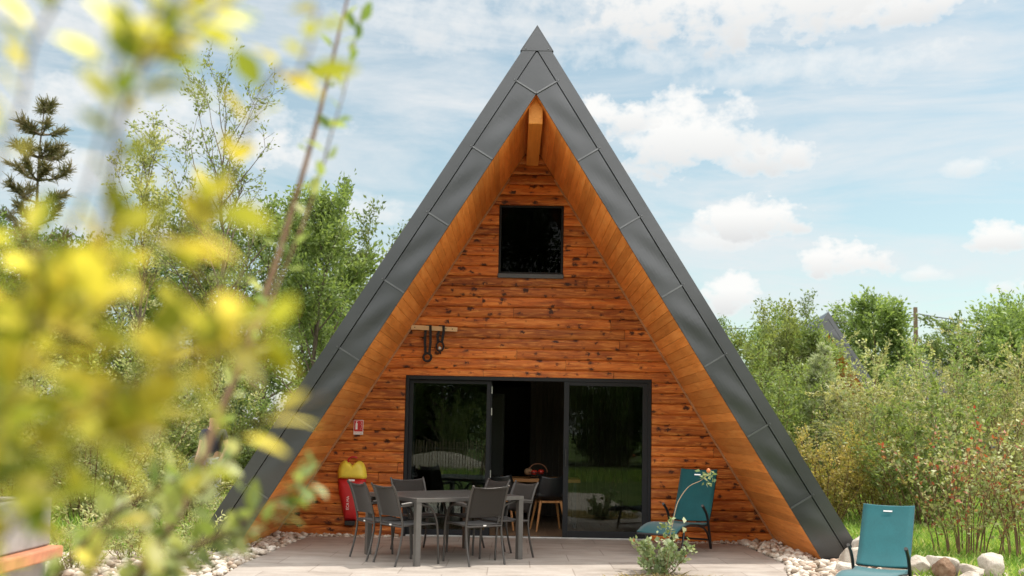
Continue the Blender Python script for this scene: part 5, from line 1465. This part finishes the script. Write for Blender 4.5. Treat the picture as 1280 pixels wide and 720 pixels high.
# ------------------------------------------------------------------ golden shrub close to the camera
fg = thing('golden_shrub', 'blurred golden leaved shrub close to the camera along the left side', 'shrub', (-1.05, -12.75, -0.06))
FO = Vector((-1.05, -12.75, -0.06))
def big_leaf(p, d, nrm, ln, wd):
    """pointed oval leaf, folded along the rib and curled"""
    d = d.normalized(); s_ = d.cross(nrm).normalized(); n_ = s_.cross(d)
    vs = []; fs = []
    prof = [(0.0, 0.02), (0.15, 0.55), (0.35, 0.95), (0.55, 1.0), (0.75, 0.72), (0.9, 0.35), (1.0, 0.02)]
    for t, w_ in prof:
        c = p + d * ln * t - n_ * ln * 0.16 * t * t
        for q in (-1, 0, 1): vs.append(c + s_ * q * wd * 0.5 * w_ + n_ * abs(q) * wd * 0.12 * w_)
    for i in range(len(prof) - 1):
        for q in (0, 1): fs.append((i * 3 + q, i * 3 + q + 1, (i + 1) * 3 + q + 1, (i + 1) * 3 + q))
    return vs, fs
def fg_branch(way, leaf, lsz, gap, seed, r0=0.0045, dens=1.0, lo=0.0, f0=0.0):
    rr = random.Random(seed)
    kf = 1.18 if leaf == 'golden' else 1.0
    if leaf == 'golden': r0 *= 0.32
    pts = [look(q[0], q[1], q[2] * kf) - FO for q in way]
    root = Vector((rr.uniform(-.06, .06), rr.uniform(-.06, .06), 0.0))
    p0 = pts[0]
    lead = [root, root.lerp(p0, 0.45) + Vector((rr.uniform(-.04, .04), 0, 0.04)), p0.lerp(root, 0.12)]
    full = spline(lead + pts, 7)
    nl_ = len(full)
    mb = MB(); mb.tube(full, [max(0.0012, r0 * (1.25 - 1.1 * i / nl_)) for i in range(nl_)], 7)
    br = mb.build('branch', M['twig'], fg, smooth=True)
    mb = MB()
    acc = 0.0; side = 1
    for ia, (a, b) in enumerate(zip(full[:-1], full[1:])):
        if ia < f0 * nl_: continue
        seg_ = (b - a); acc += seg_.length
        if a.z < 0.85 or (a - root).length < lo: acc = 0; continue
        while acc > gap:
            acc -= gap
            if rr.random() > dens: continue
            side = -side
            pos = a.lerp(b, rr.random()); dr = seg_.normalized()
            sv = dr.cross(Vector((rr.uniform(-1, 1), rr.uniform(-1, 1), rr.uniform(-1, 1)))).normalized()
            d = (dr * 0.6 + sv * side * 0.9 + Vector((0, 0, rr.uniform(-0.3, 0.3)))).normalized()
            nrm = (Vector((0, 0, 1)) + Vector((rr.uniform(-1, 1), rr.uniform(-1, 1), rr.uniform(-.5, .5))) * 0.8).normalized()
            if abs(d.dot(nrm)) > 0.95: nrm = Vector((1, 0, 0))
            ln = lsz * rr.uniform(0.65, 1.25)
            pe_ = pos + d * ln * 0.18
            v_, f_ = big_leaf(pe_, d, nrm, ln, ln * rr.uniform(0.42, 0.55))
            mb.add(v_, f_, 0, rr.random())
            mb.tube([pos, pe_], 0.0009, 4)
    mb.build('leaves', LEAF[leaf], br, smooth=True, recalc=False)
fg_branch([(-70, 640, .80), (0, 520, .68), (40, 420, .62), (50, 340, .60), (20, 285, .60)], 'golden', 0.039, 0.0072, 1)
fg_branch([(-90, 420, .70), (-30, 280, .62), (0, 190, .60), (25, 130, .60), (38, 60, .60), (70, 0, .60)], 'golden', 0.038, 0.016, 21, f0=0.55)
fg_branch([(-60, 560, .72), (70, 420, .64), (120, 340, .60), (140, 240, .58), (150, 150, .57), (175, 80, .57), (215, -10, .57)], 'golden', 0.038, 0.012, 2, f0=0.4)
fg_branch([(-60, 560, .72), (60, 430, .64), (115, 300, .60), (140, 180, .58), (165, 100, .57), (220, 50, .57), (290, 0, .57)], 'golden', 0.039, 0.0068, 5, f0=0.68)
fg_branch([(-60, 700, .72), (40, 560, .64), (150, 490, .58), (230, 455, .56), (290, 432, .55), (345, 420, .55)], 'golden', 0.039, 0.0062, 3, f0=0.3)
fg_branch([(-80, 500, .72), (40, 380, .64), (140, 320, .60), (215, 290, .58), (285, 245, .57)], 'golden', 0.040, 0.0090, 4, f0=0.35)
fg_branch([(-90, 600, .64), (0, 520, .58), (80, 430, .56), (130, 390, .55), (185, 340, .55)], 'golden', 0.039, 0.0080, 6)
fg_branch([(-60, 760, .72), (30, 640, .64), (90, 570, .58), (170, 545, .56), (230, 520, .55)], 'golden', 0.038, 0.010, 22, f0=0.3)
fg_branch([(-60, 680, .72), (60, 540, .64), (180, 460, .58), (240, 440, .56), (280, 415, .55), (318, 405, .55)], 'golden', 0.038, 0.0075, 23, f0=0.5)
fg_branch([(-40, 480, .70), (80, 300, .62), (130, 150, .58), (150, 60, .57), (190, 20, .57), (260, -10, .57)], 'golden', 0.040, 0.0075, 24, f0=0.66)
fg_branch([(60, 790, .95), (200, 640, .80), (300, 540, .70), (370, 510, .66), (405, 495, .65)], 'golden', 0.040, 0.030, 7, dens=0.7)
fg_branch([(120, 800, 1.55), (215, 650, 1.60), (265, 540, 1.66), (330, 370, 1.75), (385, 190, 1.84), (418, 60, 1.90), (440, -30, 1.95)], 'shoot', 0.040, 0.034, 8, r0=0.0115, dens=0.75)
fg_branch([(395, 230, 1.75), (412, 170, 1.72), (430, 110, 1.72), (452, 10, 1.75)], 'shoot', 0.036, 0.026, 9, r0=0.003, lo=1.7)
fg_branch([(20, 800, 1.45), (120, 660, 1.42), (200, 610, 1.42), (260, 570, 1.40)], 'shoot', 0.044, 0.0075, 10, r0=0.006)
fg_branch([(110, 820, 1.50), (220, 700, 1.46), (300, 655, 1.44), (350, 620, 1.42), (392, 598, 1.40)], 'shoot', 0.042, 0.0065, 11, r0=0.006)
fg_branch([(60, 840, 1.50), (160, 730, 1.46), (250, 680, 1.44), (330, 660, 1.42)], 'shoot', 0.042, 0.0075, 12, r0=0.006)
fg_branch([(90, 850, 1.46), (170, 720, 1.38), (230, 640, 1.34), (275, 590, 1.32), (300, 560, 1.32)], 'shoot', 0.044, 0.011, 14, r0=0.005)
fg_branch([(330, 110, .75), (365, 100, .72), (385, 60, .70), (395, 10, .70)], 'golden', 0.038, 0.014, 13, r0=0.002, lo=1.2)

# ------------------------------------------------------------------ render settings
scene.view_settings.view_transform = 'Standard'
scene.view_settings.look = 'None'
scene.view_settings.exposure = 0.9
scene.view_settings.gamma = 1.0
scene.view_settings.use_curve_mapping = False
scene.render.engine = 'CYCLES'
cy = scene.cycles
cy.max_bounces = 8; cy.diffuse_bounces = 4; cy.glossy_bounces = 3; cy.transmission_bounces = 4; cy.transparent_max_bounces = 10
cy.sample_clamp_indirect = 6.0
cy.use_denoising = True
cy.caustics_reflective = False; cy.caustics_refractive = False
